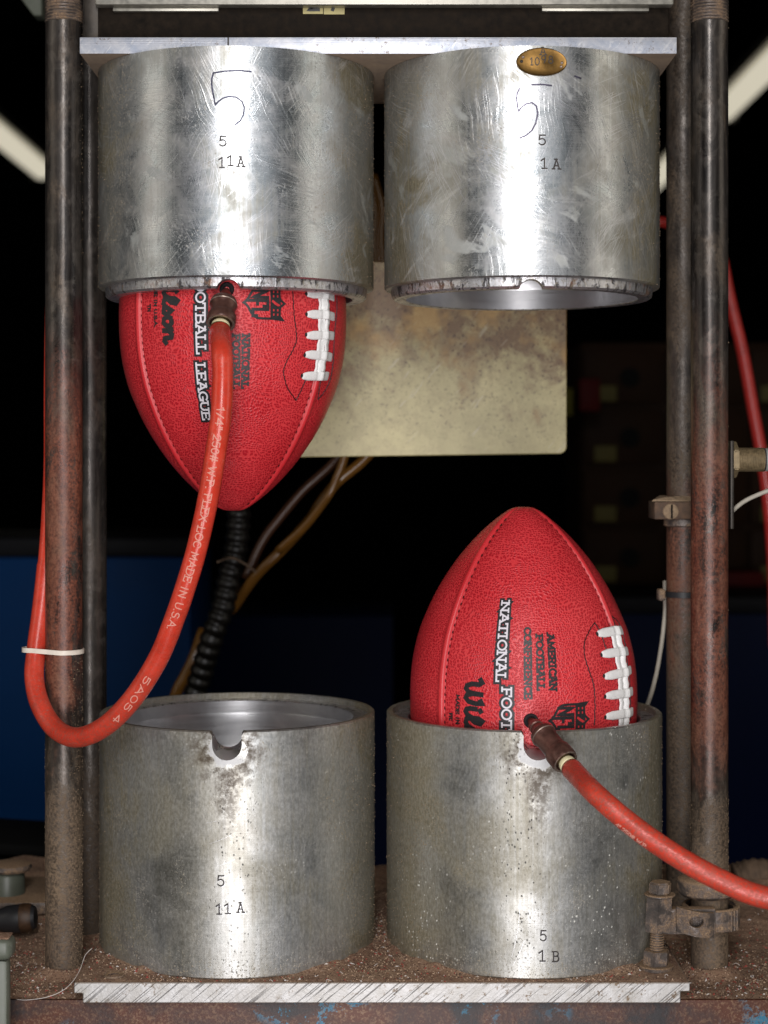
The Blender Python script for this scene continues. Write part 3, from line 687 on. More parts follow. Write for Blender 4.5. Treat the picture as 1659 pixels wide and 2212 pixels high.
def cupmap(cx, x0, y0, hh=0.0):
    """u right, v up in metres from the picture spot x0, y0, wrapped round the wall"""
    dx = (x0 - VX) / F; a = 1 + dx * dx; b = -2 * (dx * cx + CY); c = cx * cx + CY * CY - RC * RC
    d = (-b - math.sqrt(b * b - 4 * a * c)) / (2 * a); ph = math.atan2(dx * d - cx, CY - d); z = (HY - y0) * d / F
    def f(u, v, h):
        p = ph + u / RC; r = RC + h + hh
        return Vector((cx + r * math.sin(p), CY - r * math.cos(p), z + v))
    return f, d
def cuppts(cx, pts):
    f0, d = cupmap(cx, *pts[0]); out = []
    for x, y in pts:
        dx = (x - VX) / F; a = 1 + dx * dx; b = -2 * (dx * cx + CY); c = cx * cx + CY * CY - RC * RC
        dd = (-b - math.sqrt(b * b - 4 * a * c)) / (2 * a); ph = math.atan2(dx * dd - cx, CY - dd); out.append((ph * RC, (HY - y) * dd / F))
    return out
def cupabs(cx):
    return lambda u, v, h: Vector((cx + (RC + h) * math.sin(u / RC), CY - (RC + h) * math.cos(u / RC), v))
def stamp(t, cx, chars):
    for ch, x0, x1, yt, yb in chars:
        f, d = cupmap(cx, x0, yb); wd = (x1 - x0) * d / F; hg = (yb - yt) * d / F
        st = layout(ch, hg, None, ch in '1AB'); mxu = max(p[0] for s in st for p in s); k = wd / mxu
        st = [[(p[0] * k, p[1]) for p in s] for s in st]
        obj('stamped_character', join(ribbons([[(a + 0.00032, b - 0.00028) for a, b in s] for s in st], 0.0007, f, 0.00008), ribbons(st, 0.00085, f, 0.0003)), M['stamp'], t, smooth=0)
        o = obj('stamp_highlight', ribbons([[(a + 0.0006, b - 0.0005) for a, b in s] for s in st], 0.00055, f, 0.00004), M['stamp_lit'], t, smooth=0)  # pale offset copy paints the lit edge of each stroke
def S(ox, oy, k, pts): return [((ox + x * k) / 1.38878, (oy + y * k) / 1.38878) for x, y in pts]
def Cc(ch, ox, oy, k, x0, x1, y0, y1):
    return (ch, (ox + x0 * k) / 1.38878, (ox + x1 * k) / 1.38878, (oy + y0 * k) / 1.38878, (oy + y1 * k) / 1.38878)
K7 = 0.7233
nL = ((490 - VX) * 1.26 / F, 1.26, -0.208); nR = ((1163 - VX) * 1.26 / F, 1.26, -0.208)
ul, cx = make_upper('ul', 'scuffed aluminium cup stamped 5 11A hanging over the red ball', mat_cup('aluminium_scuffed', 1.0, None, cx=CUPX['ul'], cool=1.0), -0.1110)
stamp(ul, cx, [Cc('5', 0, 0, K7, 908, 937, 565, 605), Cc('1', 0, 0, K7, 904, 930, 653, 695), Cc('1', 0, 0, K7, 940, 966, 645, 686), Cc('A', 0, 0, K7, 984, 1015, 650, 690)])
five = [S(0, 0, K7, [(1040, 297), (1000, 293), (960, 293), (920, 297), (885, 303)]), S(0, 0, K7, [(885, 303), (879, 325), (878, 350), (883, 385), (893, 435), (905, 422), (925, 407), (950, 400), (980, 403), (1003, 420), (1013, 445), (1010, 475), (997, 500), (975, 518)])]
obj('handwritten_number', ribbons([cuppts(cx, s) for s in five], 0.0012, cupabs(cx), 0.0002), M['pen'], ul, smooth=0, label='hand drawn figure 5 in dark marker')
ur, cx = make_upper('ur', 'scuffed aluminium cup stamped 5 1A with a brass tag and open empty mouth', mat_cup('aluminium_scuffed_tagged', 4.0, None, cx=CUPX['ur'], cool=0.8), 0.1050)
stamp(ur, cx, [Cc('5', 1104, 0, K7, 705, 735, 560, 600), Cc('1', 1104, 0, K7, 714, 742, 656, 698), Cc('A', 1104, 0, K7, 766, 800, 660, 700)])
five = [S(1104, 0, K7, [(680, 352), (720, 350), (760, 355)]), S(1104, 0, K7, [(628, 368), (619, 385), (616, 410), (620, 440), (625, 462), (635, 447), (655, 431), (680, 426), (698, 440), (704, 470), (696, 510), (680, 540), (655, 562), (630, 572)]), S(1104, 0, K7, [(858, 316), (882, 325)])]
obj('handwritten_number', ribbons([cuppts(cx, s) for s in five], 0.0012, cupabs(cx), 0.0002), M['pen_faint'], ur, smooth=0, label='faint hand drawn figure 5')
# brass tag
ft, d = cupmap(cx, 1170, 134)
bt = None
V = []; Fc = []; ra, rb_ = 55 * d / F, 30.5 * d / F; n = 64
for j, (k, h) in enumerate(((0, .0011), (.5, .0011), (.90, .0011), (.965, .0016), (1, .0010), (1.0, .0001))):
    for i in range(n):
        a = 2 * math.pi * i / n; V.append(ft(ra * k * math.cos(a), rb_ * k * math.sin(a), h))
for j in range(5):
    for i in range(n): Fc.append((j * n + i, j * n + (i + 1) % n, (j + 1) * n + (i + 1) % n, (j + 1) * n + i))
tg = obj('brass_tag', (V, Fc), M['tag_brass'], ur, 40, label='oval brass tag reading A 1098')
for ch, x, y in (('A', 712, 228), ('1', 671, 271), ('0', 690, 271), ('9', 717, 262), ('8', 746, 264)):
    x_, y_ = S(1104, 0, K7, [(x, y)])[0]; f, dd = cupmap(cx, x_, y_)
    o = obj('digit' if ch != 'A' else 'letter', ribbons(layout(ch, 0.0052, None, ch in '1A'), 0.00065, f, 0.0013), M['stamp'], tg, smooth=0)
for x, y, dk in ((643, 238, 0), (637, 256, 1), (803, 262, 0), (800, 278, 0)):
    x_, y_ = S(1104, 0, K7, [(x, y)])[0]; f, dd = cupmap(cx, x_, y_); V = [f(0, 0, .0020)]; Fc = []
    for r, h in ((.0007, .0018), (.0012, .0010)):
        for i in range(12): V.append(f(r * math.cos(i * math.pi / 6), r * math.sin(i * math.pi / 6), h))
    for i in range(12): Fc += [(0, 1 + i, 1 + (i + 1) % 12), (1 + i, 13 + i, 13 + (i + 1) % 12, 1 + (i + 1) % 12)]
    obj('rivet', (V, Fc), M['stamp'] if dk else M['worn_edge'], tg, 60)

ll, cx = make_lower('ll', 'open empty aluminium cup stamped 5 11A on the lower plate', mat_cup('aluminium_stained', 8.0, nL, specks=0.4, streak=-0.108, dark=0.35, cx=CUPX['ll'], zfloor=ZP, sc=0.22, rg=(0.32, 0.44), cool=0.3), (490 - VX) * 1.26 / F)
stamp(ll, cx, [Cc('5', 0, 2300, K7, 899, 928, 452, 494), Cc('1', 0, 2300, K7, 893, 918, 570, 611), Cc('1', 0, 2300, K7, 928, 955, 568, 609), Cc('A', 0, 2300, K7, 984, 1013, 564, 604)])
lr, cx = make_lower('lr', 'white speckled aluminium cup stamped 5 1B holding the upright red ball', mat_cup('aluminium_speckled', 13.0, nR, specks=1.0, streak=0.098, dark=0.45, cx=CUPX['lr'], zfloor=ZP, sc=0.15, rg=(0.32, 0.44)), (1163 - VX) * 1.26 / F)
stamp(lr, cx, [Cc('5', 1104, 2300, K7, 712, 738, 680, 722), Cc('1', 1104, 2300, K7, 705, 734, 763, 806), Cc('B', 1104, 2300, K7, 764, 791, 767, 808)])

def scratches(t, cx, z0, z1, clusters, n, seed, wd=0.00022):
    rg = random.Random(seed); st = []
    for c in range(clusters):
        u0 = rg.uniform(-.085, .085); v0 = rg.uniform(z0 + .02, z1 - .02); an = rg.choice((58, 64, 118, 125, 70, 25, 150)) + rg.uniform(-14, 14)
        Rr = rg.uniform(.06, .25) * rg.choice((-1, 1)); ln = rg.uniform(.012, .04); sp = rg.uniform(.006, .016)
        for k in range(int(n * rg.uniform(.5, 1.4))):
            off = rg.gauss(0, sp); sl = rg.gauss(0, .008); L_ = ln * rg.uniform(.3, 1.1); a0 = R_(an + rg.gauss(0, 4)); q = []
            for j in range(9):
                s_ = (j / 8 - .5) * L_ + sl; bend = s_ * s_ / (2 * Rr)
                x = u0 + s_ * math.cos(a0) - (off + bend) * math.sin(a0); y = v0 + s_ * math.sin(a0) + (off + bend) * math.cos(a0); q.append((x, y))
            if all(z0 < y < z1 and abs(x) < .14 for x, y in q): st.append(q)
    o = obj('scratches', ribbons(st, wd, cupabs(cx), 0.00005, 0.000004, False, 0.02), M['scratch'], t, 0); o['kind'] = 'stuff'
scratches(ul, CUPX['ul'], .129, .289, 22, 16, 3); scratches(ur, CUPX['ur'], .129, .289, 24, 18, 8)
scratches(ll, CUPX['ll'], -.369, -.20, 4, 4, 12, .00014); scratches(lr, CUPX['lr'], -.369, -.20, 3, 4, 15, .00014)

# ================================================================== guide rods
RR = 0.0138
def rod(x, y, label, mat, z1=0.40, thread=False):
    t = thing('guide_rod', label, 'steel rod', (x, y, ZB), 'four upright guide rods of the press')
    v, f, u = lathe([(0, ZB - 0.01), (RR, ZB - 0.01), (RR, 0.322 if thread else z1), (0, 0.322 if thread else z1)], (x, y, 0), 64)
    obj('shaft', (v, f), mat, t, 35, u)
    if thread:
        pr = [(0, 0.3221)]; z = 0.3221; k = 0
        while z < 0.36:
            pr += [(RR - 0.0006, z), (RR + 0.0004, z + 0.0007), (RR + 0.0004, z + 0.0011), (RR - 0.0006, z + 0.0018)]; z += 0.0024
        pr += [(0, z)]
        v, f, u = lathe(pr, (x, y, 0), 48); obj('thread', (v, f), M['clamp'], t, 35)
    return t
XL, XR, YF, YR = -0.2384, 0.2424, 1.325, 1.44
rl = rod(XL, YF, 'front rod beside the hose loop, rusty brown with dusty foot', mat_rod('rod_steel_rust_tan', 1.0, (0.07, -0.20), -0.245, 0.15, 0.85), thread=True)
rr = rod(XR, YF, 'front rod beside the clamp, dark above and rust red below', mat_rod('rod_steel_rust_red', 5.0, (0.06, -0.235), -0.265, 0.12, 0.72), thread=True)
rod(XL, YR, 'dark rear rod half hidden behind the front rod and hose loop', mat_rod('rod_steel_dark', 9.0, (0.1, 0.05), -0.26, 0.2, 0.3, 0.55))
rod(XR, YR, 'dust furred rear rod behind the front rod with the sensor', mat_rod('rod_steel_furred', 12.0, (-0.02, -0.15), -0.14, 0.8, 1.0, 0.62))

# ================================================================== footballs
def make_ball(bx, bz, sgn, label, seams, lacephi):
    """sgn +1: tip up; -1: tip down. azimuth phi measured from the camera side toward +X"""
    t = thing('football', label, 'football', (bx, CY, bz), 'red leather footballs in the mould cups')
    def surf(phi, z, h=0.0):
        s = z - bz; r0 = cav(s); d = 9; sd = 0; qs = seams[0]
        for q in seams:
            dd = (phi - q + math.pi) % (2 * math.pi) - math.pi; 
            if abs(dd) * r0 < abs(d): d = abs(dd) * r0; sd = dd * r0; qs = q
        so = -sd if qs is seams[0] else (sd if qs is seams[1] else abs(sd))
        r = r0 - 0.0016 * math.exp(-(sd / 0.0009) ** 2) * min(1, r0 / 0.01) + 0.0016 * math.exp(-((so - 0.0032) / 0.0026) ** 2) * min(1, r0 / 0.02)
        e = 1e-4; ra, rb = cav(s - e), cav(s + e); nrz = -(rb - ra) / (2 * e); k = 1 / math.sqrt(1 + nrz * nrz)
        rr_ = r + h * k
        return Vector((bx + rr_ * math.sin(phi), CY - rr_ * math.cos(phi), z + h * nrz * k))
    zs = [bz + 0.148 * math.sin(math.pi * (k / 150 - 0.5)) for k in range(151)]
    for i in range(4):
        a, b = seams[i], seams[(i + 1) % 4]
        if b <= a: b += 2 * math.pi
        m = 60 if i == 0 else 40; wd = b - a; ph = []
        dense = [0, .0004, .0008, .0012, .0017, .0023, .003, .004, .005, .0065, .0085, .011, .014]
        ph = [a + q / .0868 for q in dense] + [a + .014 / .0868 + (wd - .028 / .0868) * k / m for k in range(1, m)] + [b - q / .0868 for q in reversed(dense)]
        V = []; Fc = []; at = []
        for z in zs:
            r = cav(z - bz)
            for p in ph:
                V.append(surf(p, z)); dd = min(p - a, b - p) * r
                at.append(max(0.0, min(1.0, (0.0062 - dd) / 0.002)) if i != 0 else max(0.0, min(1.0, (0.0022 - dd) / 0.001)))
        n = len(ph); U = []; am = (a + b) / 2; ar = 0; arcs = []
        for j, z in enumerate(zs):
            if j: ar += math.hypot(z - zs[j - 1], cav(z - bz) - cav(zs[j - 1] - bz))
            arcs.append(ar)
        uvv = lambda j, k: ((ph[k] - am) * max(cav(zs[j] - bz), .004) + i * .7, arcs[j])
        for j in range(len(zs) - 1):
            for k in range(n - 1):
                Fc.append((j * n + k, j * n + k + 1, (j + 1) * n + k + 1, (j + 1) * n + k)); U.append((uvv(j, k), uvv(j, k + 1), uvv(j + 1, k + 1), uvv(j + 1, k)))
        obj('panel', (V, Fc), M['leather'], t, 180, U, attrs={'smooth': at})
    # stitch holes along the two seams in view
    for q, s2 in ((seams[0], 1), (seams[1], -1)):
        V = []; Fc = []; s = -0.142
        while s < 0.142:
            z = bz + s; r = cav(s)
            if r > 0.01 and not (q == seams[1] and s * sgn < 0.056 and s * sgn > -0.056):
                base = len(V); ph = q + s2 * 0.0014 / r
                for du, dz in ((-.0008, -.0010), (.0012, -.0005), (.0011, .0008), (-.0008, .0011)):
                    V.append(surf(ph + s2 * du / r, z + dz, 0.0010))
                Fc.append((base, base + 1, base + 2, base + 3))
            s += 0.0050 if abs(s) < 0.12 else 0.0040
        o = obj('seam_stitching', (V, Fc), M['rubber'], t, 0); o['kind'] = 'stuff'
    inv = {}
    def at(x, y):                                # picture spot -> (phi, z) on the side that faces the camera
        d = CY - 0.08
        for _ in range(30):
            X = (x - VX) * d / F; z = (HY - y) * d / F; r = cav(z - bz); q = (X - bx) / max(r, 1e-4); q = max(-.999, min(.999, q))
            d = 0.5 * d + 0.5 * (CY - r * math.sqrt(1 - q * q))
        return math.asin(q), z
    def textmap(x, y, sp=0.0):
        """baseline starts at picture spot; u runs down, v runs to the right"""
        yr = min(max(y, 636), 1e9) if sgn < 0 else min(y, 1570)
        ph, _ = at(x, yr); z = at(x, yr)[1] - (y - yr) * 1.285 / F
        return lambda u, v, h: surf(ph + v / 0.083, z - u, h), z
    return t, surf, at, textmap
SE = [R_(-46.5), R_(53), R_(134), R_(226)]
def zspan(d, px): return px * d / F
def paint(t, textmap, text, x, y0, y1, size_px, wd, mat, h0, name, serif=True, gap=None):
    f, z0 = textmap(x, y0); L = (y1 - y0) * 1.285 / F; sz = size_px * 1.29 / F
    st = layout(text, sz, L, serif)
    obj(name, ribbons(st, wd, f, h0), mat, t, 0)
    return st, f
def shield(t, textmap, x, yc, hx=88, hy=36):
    """u is down the ball, v toward the laces; shield point faces -v, crown +v"""
    f, _ = textmap(x, yc); k = 1.285 / F; W = hy * k; H = hx * k
    m = lambda pts: [(a * W, b * H) for a, b in pts]
    def fl(p, h, mat=None): return p
    half = [(0, 0), (.10, .06), (.30, .12), (.55, .17), (.78, .23), (.90, .32), (.93, .45), (.93, .70), (1.0, .96), (.80, .88), (.5, .86), (.2, .90), (0, 1.0)]
    outl = m(half) + m([(-a, b) for a, b in reversed(half[:-1])])
    bands = [m([(-.90, .64), (.90, .64)])]
    V1 = ribbons([outl], 0.0017, f, 0.00030)
    rows = [m([(-.93 + .02 * i * 0, .66 + .028 * i), (.93, .66 + .028 * i)]) for i in range(9)]
    V2 = ribbons(rows, H * .036, f, 0.00034)
    L = []
    def gl(strokes, x0, x1, y0, y1): return [m([(x0 + (x1 - x0) * a, y0 + (y1 - y0) * b) for a, b in s]) for s in strokes]
    L += gl([[(.1, 0), (.1, 1), (.9, 0), (.9, 1)]], -.78, -.28, .22, .58)
    L += gl([[(.15, 0), (.15, 1), (.95, 1), (.95, .8)], [(.15, .5), (.7, .5)]], -.20, .22, .08, .58)
    L += gl([[(.15, 1), (.15, 0), (.95, 0), (.95, .25)]], .32, .80, .22, .58)
    V3 = ribbons(L, 0.0022, f, 0.00036)
    obj('shield_logo', join(V1, V2, V3), M['ink'], t, 0, label='black shield emblem with the letters NFL, stars and a ball')
    D = []
    for sx in (-1, 1):
        for a in (.42, .68):
            for b in (.72, .82): D.append(m([(sx * a - .03, b), (sx * a + .03, b)]))
    D.append(m([(-.15, .70), (0, .78), (.12, .86)])); D.append(m([(-.10, .69), (.05, .76), (.15, .83)]))
    obj('shield_detail', ribbons(D, 0.0010, f, 0.00062), M['ink_red'], t, 0)
def script(t, textmap, x, y0, y1, xh_px, name='script_logo'):
    """flowing brush script reading down the ball"""
    f, _ = textmap(x, y0); k = 1.285 / F; L = (y1 - y0) * k; X = xh_px * k
    u = lambda pts: [(a * L, b * X) for a, b in pts]
    st = [u([(.00, 1.45), (.03, 1.6), (.055, 1.3), (.05, .6), (.075, .1), (.11, .0), (.15, .3), (.165, 1.0), (.17, 1.55)]),
          u([(.17, 1.5), (.165, .7), (.185, .12), (.22, .0), (.26, .3), (.28, 1.0), (.275, 1.6), (.25, 1.5)]),
          u([(.345, 1.0), (.34, .5), (.35, .12), (.38, .0), (.42, .2), (.45, .7)]), u([(.36, 1.45), (.37, 1.5)]),
          u([(.43, .25), (.50, .9), (.515, 1.45), (.485, 1.65), (.455, 1.3), (.45, .5), (.47, .08), (.51, 0), (.56, .3)]),
          u([(.55, .25), (.60, .95), (.62, .75), (.645, .35), (.62, .02), (.57, .05)]),
          u([(.74, .95), (.69, .85), (.675, .45), (.70, .05), (.745, 0), (.78, .3), (.785, .7), (.755, .95), (.74, .95)]),
          u([(.83, .95), (.845, .5), (.84, .02)]), u([(.845, .6), (.89, .98), (.925, .9), (.93, .5), (.935, .1), (.965, .02), (.99, .2)])]
    obj(name, ribbons(st, 0.0036, f, 0.0003), M['ink'], t, 0, label='black brush script wordmark')
def stitchline(t, surf, at, pts, name='reinforcement_stitching'):
    q = catmull([Vector((*at(x, y), 0)) for x, y in pts], 8)
    q = [Vector((p.x + 0.0035 * math.sin(i * 1.9) * 0.9, p.y, 0)) for i, p in enumerate(q)]
    obj(name, tube([surf(p.x, p.y, 0.0001) for p in q], 0.00042, 6), M['rubber'], t, 60)
def laces(t, surf, zlist, phc, sgn, bz, wl=R_(22.5)):
    def band(pts, wv, th, tilt=None):
        """pts: (phi, z, h, halfwidth) strip with rounded edges; width along direction wv ('z' or 'p')"""
        V = []; Fc = []; prof = [(-1, 0), (-.92, .75), (-.6, 1), (0, 1.08), (.6, 1), (.92, .75), (1, 0)]
        for phi, z, h, hw in pts:
            r = max(cav(z - bz), .01)
            for a, b in prof:
                V.append(surf(phi, z + a * hw, h + b * th) if wv == 'z' else surf(phi + a * hw / r, z, h + b * th))
        n = len(prof)
        for i in range(len(pts) - 1):
            for k in range(n - 1): Fc.append((i * n + k, i * n + k + 1, (i + 1) * n + k + 1, (i + 1) * n + k))
        Fc += [tuple(range(n)), tuple(reversed([(len(pts) - 1) * n + k for k in range(n)]))]
        return V, Fc
    z0, z1 = min(zlist), max(zlist)
    for s in (-1, 1):                            # two lengths of lace side by side under the cross laces
        N = 60
        pts = [(phc + s * R_(2.05) + R_(0.35) * math.sin(k * .5 + s), z0 - 0.002 + (z1 - z0 + 0.004) * k / N, 0.0007 + 0.0003 * math.sin(k * 1.7), 0.0031) for k in range(N + 1)]
        obj('long_lace', band(pts, 'p', 0.0012), M['lace'], t, 60)
    rg = random.Random(int(bz * 1000) + 5)
    for z in zlist:
        N = 26; pts = []; sl = rg.uniform(-.0008, .0008)
        for k in range(N + 1):
            a = k / N; prof = math.sin(math.pi * min(1, max(0, a))) ** 0.35
            h = -0.0015 + 0.0023 * prof + 0.0013 * math.exp(-((a - .55) / .22) ** 2)
            hw = 0.0033 * (0.62 + 0.38 * min(1, a / .18))
            pts.append((phc + wl * (a - .52), z + sl * (a - .5) * 2 + 0.0005 * math.sin(a * 3), h, hw))
        obj('cross_lace', band(pts, 'z', 0.0011), M['lace'], t, 60)
        V = []; ph = phc - wl * .53; r = cav(z - bz)
        for k in range(10): V.append(surf(ph + 0.0013 * math.cos(k * math.pi / 5) / r, z + 0.0016 * math.sin(k * math.pi / 5), 0.0004))
        obj('lace_hole', (V, [tuple(range(10))]), M['rubber'], t, 0)
def valve(t, surf, ph, z):
    c0, c1 = surf(ph, z, -0.002), surf(ph, z, 0.01)
    obj('valve', lathe_dir([(0, 0.0022), (0.0016, 0.0016), (0.0026, 0.0030), (0.0040, 0.0038), (0.0052, 0.0030), (0.0055, 0.0015)], c0, c1, 32), M['rubber'], t, 60)

PHL = R_(54.6)
bl, surfL, atL, tmL = make_ball(-0.1157, 0.106, -1, 'red leather football hanging point down from the upper cup', SE, PHL)
STW = 0.00125
for mat, wd, h0, nm in ((M['ink'], 0.0045, 0.0002, 'lettering_outline'), (M['white_ink'], STW, 0.0005, 'lettering')):
    paint(bl, tmL, 'NATIONAL FOOTBALL', 424, 394, 765, 19, wd, mat, h0, nm)
    paint(bl, tmL, 'LEAGUE', 424, 784, 907, 19, wd, mat, h0, nm)
paint(bl, tmL, 'NATIONAL', 524, 722, 838, 14, 0.00145, M['ink'], 0.0003, 'small_lettering')
paint(bl, tmL, 'FOOTBALL', 503, 722, 838, 14, 0.00145, M['ink'], 0.0003, 'small_lettering')
paint(bl, tmL, 'CONFERENCE', 481, 706, 858, 14, 0.00145, M['ink'], 0.0003, 'small_lettering')
paint(bl, tmL, 'MADE IN U.S.A.', 334, 600, 708, 8, 0.0009, M['ink'], 0.0003, 'small_lettering', False)
paint(bl, tmL, 'TN', 320, 658, 674, 8, 0.0009, M['ink'], 0.0003, 'small_lettering', False)
script(bl, tmL, 354, 565, 743, 21)
shield(bl, tmL, 526, 653.4)
zl5 = [0.0590 + 0.0149 * k for k in range(8)]
laces(bl, surfL, zl5, PHL, -1, 0.106)
stitchline(bl, surfL, atL, [(630, 600), (633, 640), (635, 680), (639, 711), (640, 735), (633, 755), (622, 775), (613, 797), (614, 815), (622, 840), (639, 865)])
stitchline(bl, surfL, atL, [(639, 865), (648, 848), (655, 832), (662, 816)])
stitchline(bl, surfL, atL, [(725, 615), (727, 640), (727, 675), (723, 710), (721, 745), (718, 793), (712, 822), (699, 848), (686, 863)])
stitchline(bl, surfL, atL, [(686, 863), (689, 842), (692, 818)])
phv, zv = atL(490, 625); valve(bl, surfL, phv, zv)

br, surfR, atR, tmR = make_ball(0.1068, -0.187, 1, 'red leather football standing point up in the lower cup', SE, PHL)
for mat, wd, h0, nm in ((M['ink'], 0.0045, 0.0002, 'lettering_outline'), (M['white_ink'], STW, 0.0005, 'lettering')):
    paint(br, tmR, 'NATIONAL', 1085, 1299, 1469, 19, wd, mat, h0, nm)
    paint(br, tmR, 'FOOTBALL', 1085, 1485, 1665, 19, wd, mat, h0, nm)
paint(br, tmR, 'AMERICAN', 1182, 1369, 1490, 14, 0.00145, M['ink'], 0.0003, 'small_lettering')
paint(br, tmR, 'FOOTBALL', 1158, 1371, 1489, 14, 0.00145, M['ink'], 0.0003, 'small_lettering')
paint(br, tmR, 'CONFERENCE', 1133, 1355, 1507, 14, 0.00145, M['ink'], 0.0003, 'small_lettering')
paint(br, tmR, 'MADE IN U.S.A.', 986, 1500, 1612, 8, 0.0009, M['ink'], 0.0003, 'small_lettering', False)
paint(br, tmR, 'FTC', 971, 1540, 1556, 8, 0.0009, M['ink'], 0.0003, 'small_lettering', False)
script(br, tmR, 1008, 1467, 1650, 23)
shield(br, tmR, 1187, 1557)
zr5 = [-0.1305 - 0.0150 * k for k in range(8)]
laces(br, surfR, zr5, PHL - R_(1.5), 1, -0.187, R_(27))
K6 = 0.6956
stitchline(br, surfR, atR, S(1150, 1480, K6, [(910, 558), (890, 590), (868, 640), (868, 700), (885, 760), (905, 820), (912, 890), (910, 1000)]))
stitchline(br, surfR, atR, S(1150, 1480, K6, [(910, 558), (925, 580), (945, 625), (968, 700)]))
stitchline(br, surfR, atR, S(1150, 1480, K6, [(985, 530), (988, 560), (1000, 600)]))
stitchline(br, surfR, atR, S(1150, 1480, K6, [(985, 530), (1015, 560), (1040, 640), (1052, 730), (1062, 820), (1065, 980)]))
phv, zv = atR(1147, 1557); valve(br, surfR, phv, zv)

# ================================================================== air hoses and couplings
def coupling(t, a, dirv, r=0.0092, L=0.030):
    """quick coupling: starts at point a, runs along dirv; returns the end of the brass ferrule"""
    a = Vector(a); d = Vector(dirv).normalized(); q = lambda s: a + d * s
    e = q(1)
    obj('coupling_body', lathe_dir([(0, 0), (r * .80, 0), (r * .92, .0010), (r * .99, .0030), (r * 1.02, .0052), (r * .97, .0066), (r * .90, .0085), (r * .90, L * .60), (r * .94, L * .66), (r * .9, L * .68), (0, L * .68)], a, e, 48), M['coupling'], t, 40)
    obj('worn_ridge', lathe_dir([(r * .985, .0042), (r * 1.035, .0050), (r * .985, .0060)], a, e, 48), M['worn_edge'], t, 40)
    obj('coupling_collar', lathe_dir([(r * .6, L * .66), (r * 1.02, L * .66), (r * 1.06, L * .70), (r * 1.06, L * .96), (r * 1.0, L), (r * .84, L), (r * .80, L * .97), (r * .80, L * .80), (r * .6, L * .80)], a, e, 48), M['coupling'], t, 40)
    obj('collar_edge', lathe_dir([(r * .83, L * 1.0), (r * .90, L * 1.012), (r * 1.005, L * 1.004)], a, e, 48), M['worn_edge'], t, 40)
    obj('brass_ferrule', lathe_dir([(0, L * .80), (r * .58, L * .80), (r * .58, L * 1.14), (r * .72, L * 1.16), (r * .72, L * 1.36), (0, L * 1.36)], a, e, 40), M['brass'], t, 40)
    obj('seal_tape', lathe_dir([(r * .60, L * 1.00), (r * .66, L * 1.03), (r * .68, L * 1.10), (r * .60, L * 1.13)], a, e, 40), M['tape'], t, 40)
    return q(L * 1.30)
def hose_text(path, fr, L, text, s0, s1, size, ang, wd, mat, t):
    """print along the hose; s0..s1 metres from its start, ang = turn about the hose axis"""
    r = 0.00725; step = L / (len(path) - 1)
    def f(u, v, h):
        s = max(0, min(L * .999, s0 + u)) / step; i = int(s); k = s - i
        p = path[i].lerp(path[i + 1], k); tt, n, b = fr[i]; a = ang - v / r
        return p + (n * math.cos(a) + b * math.sin(a)) * (r + h)
    st = layout(text, size, s1 - s0, False)
    obj('hose_print', ribbons(st, wd, f, 0.00008, 0.000008), mat, t, 0)

hl = thing('air_hose', 'red rubber air hose looping past the left rods to the hanging ball', 'air hose', P(478, 700, 1.22), 'red air hoses')
ca = P(484, 650, 1.262); cdir = Vector((-.05, -.60, -.80))
obj('needle', lathe_dir([(0, 0), (.0024, 0), (.0034, .004), (.0048, .009), (.0048, .016), (0, .016)], P(489, 628, 1.279), ca + cdir.normalized() * 0.004, 24), M['needle'], hl, 40)
pe = coupling(hl, ca - cdir.normalized() * 0.001, cdir, 0.0097, 0.0225)
hp = [pe, P(478, 752, 1.214), P(481, 800, 1.206), P(478, 890, 1.200), P(467, 970, 1.202), P(449, 1080, 1.206), P(424, 1190, 1.212), P(400, 1270, 1.217), P(379, 1331, 1.222), P(342, 1422, 1.230), P(286, 1510, 1.240), P(225, 1570, 1.252), P(165, 1593, 1.268), P(118, 1572, 1.286), P(86, 1520, 1.300), P(74, 1462, 1.312), P(79, 1400, 1.322), P(92, 1300, 1.332), P(104, 1180, 1.338), P(113, 1020, 1.342), P(114, 820, 1.345), P(118, 620, 1.35), P(126, 500, 1.36)]
path, L = resample(catmull(hp, 12), 0.0022); fr = frames(path)
rg = random.Random(3)
def hrf(i):
    s = i * L / (len(path) - 1); k = 0.0072
    return k * (1 + 0.010 * math.sin(s * 2600) * (1 if s < 0.10 else 0.3)) * (1.03 if s < 0.004 else 1) * (0.93 if s > 0.52 else 1)
obj('hose_tube', tube(path, 0.0072, 28, hrf), M['hose'], hl, 180)
def s_at(y):                                     # length along the hose where it passes picture height y
    for i, p in enumerate(path):
        if HY - p.z * F / p.y >= y: return i * L / (len(path) - 1)
A0 = 0.16
hose_text(path, fr, L, '1/4" 250# W.P. FLEX-LOC MADE IN U.S.A.', s_at(880), s_at(1352), 0.0050, A0, 0.00075, M['pale_ink'], hl)
hose_text(path, fr, L, '5A05 4', s_at(1452), s_at(1548), 0.0042, A0 - .1, 0.0007, M['pale_ink'], hl)

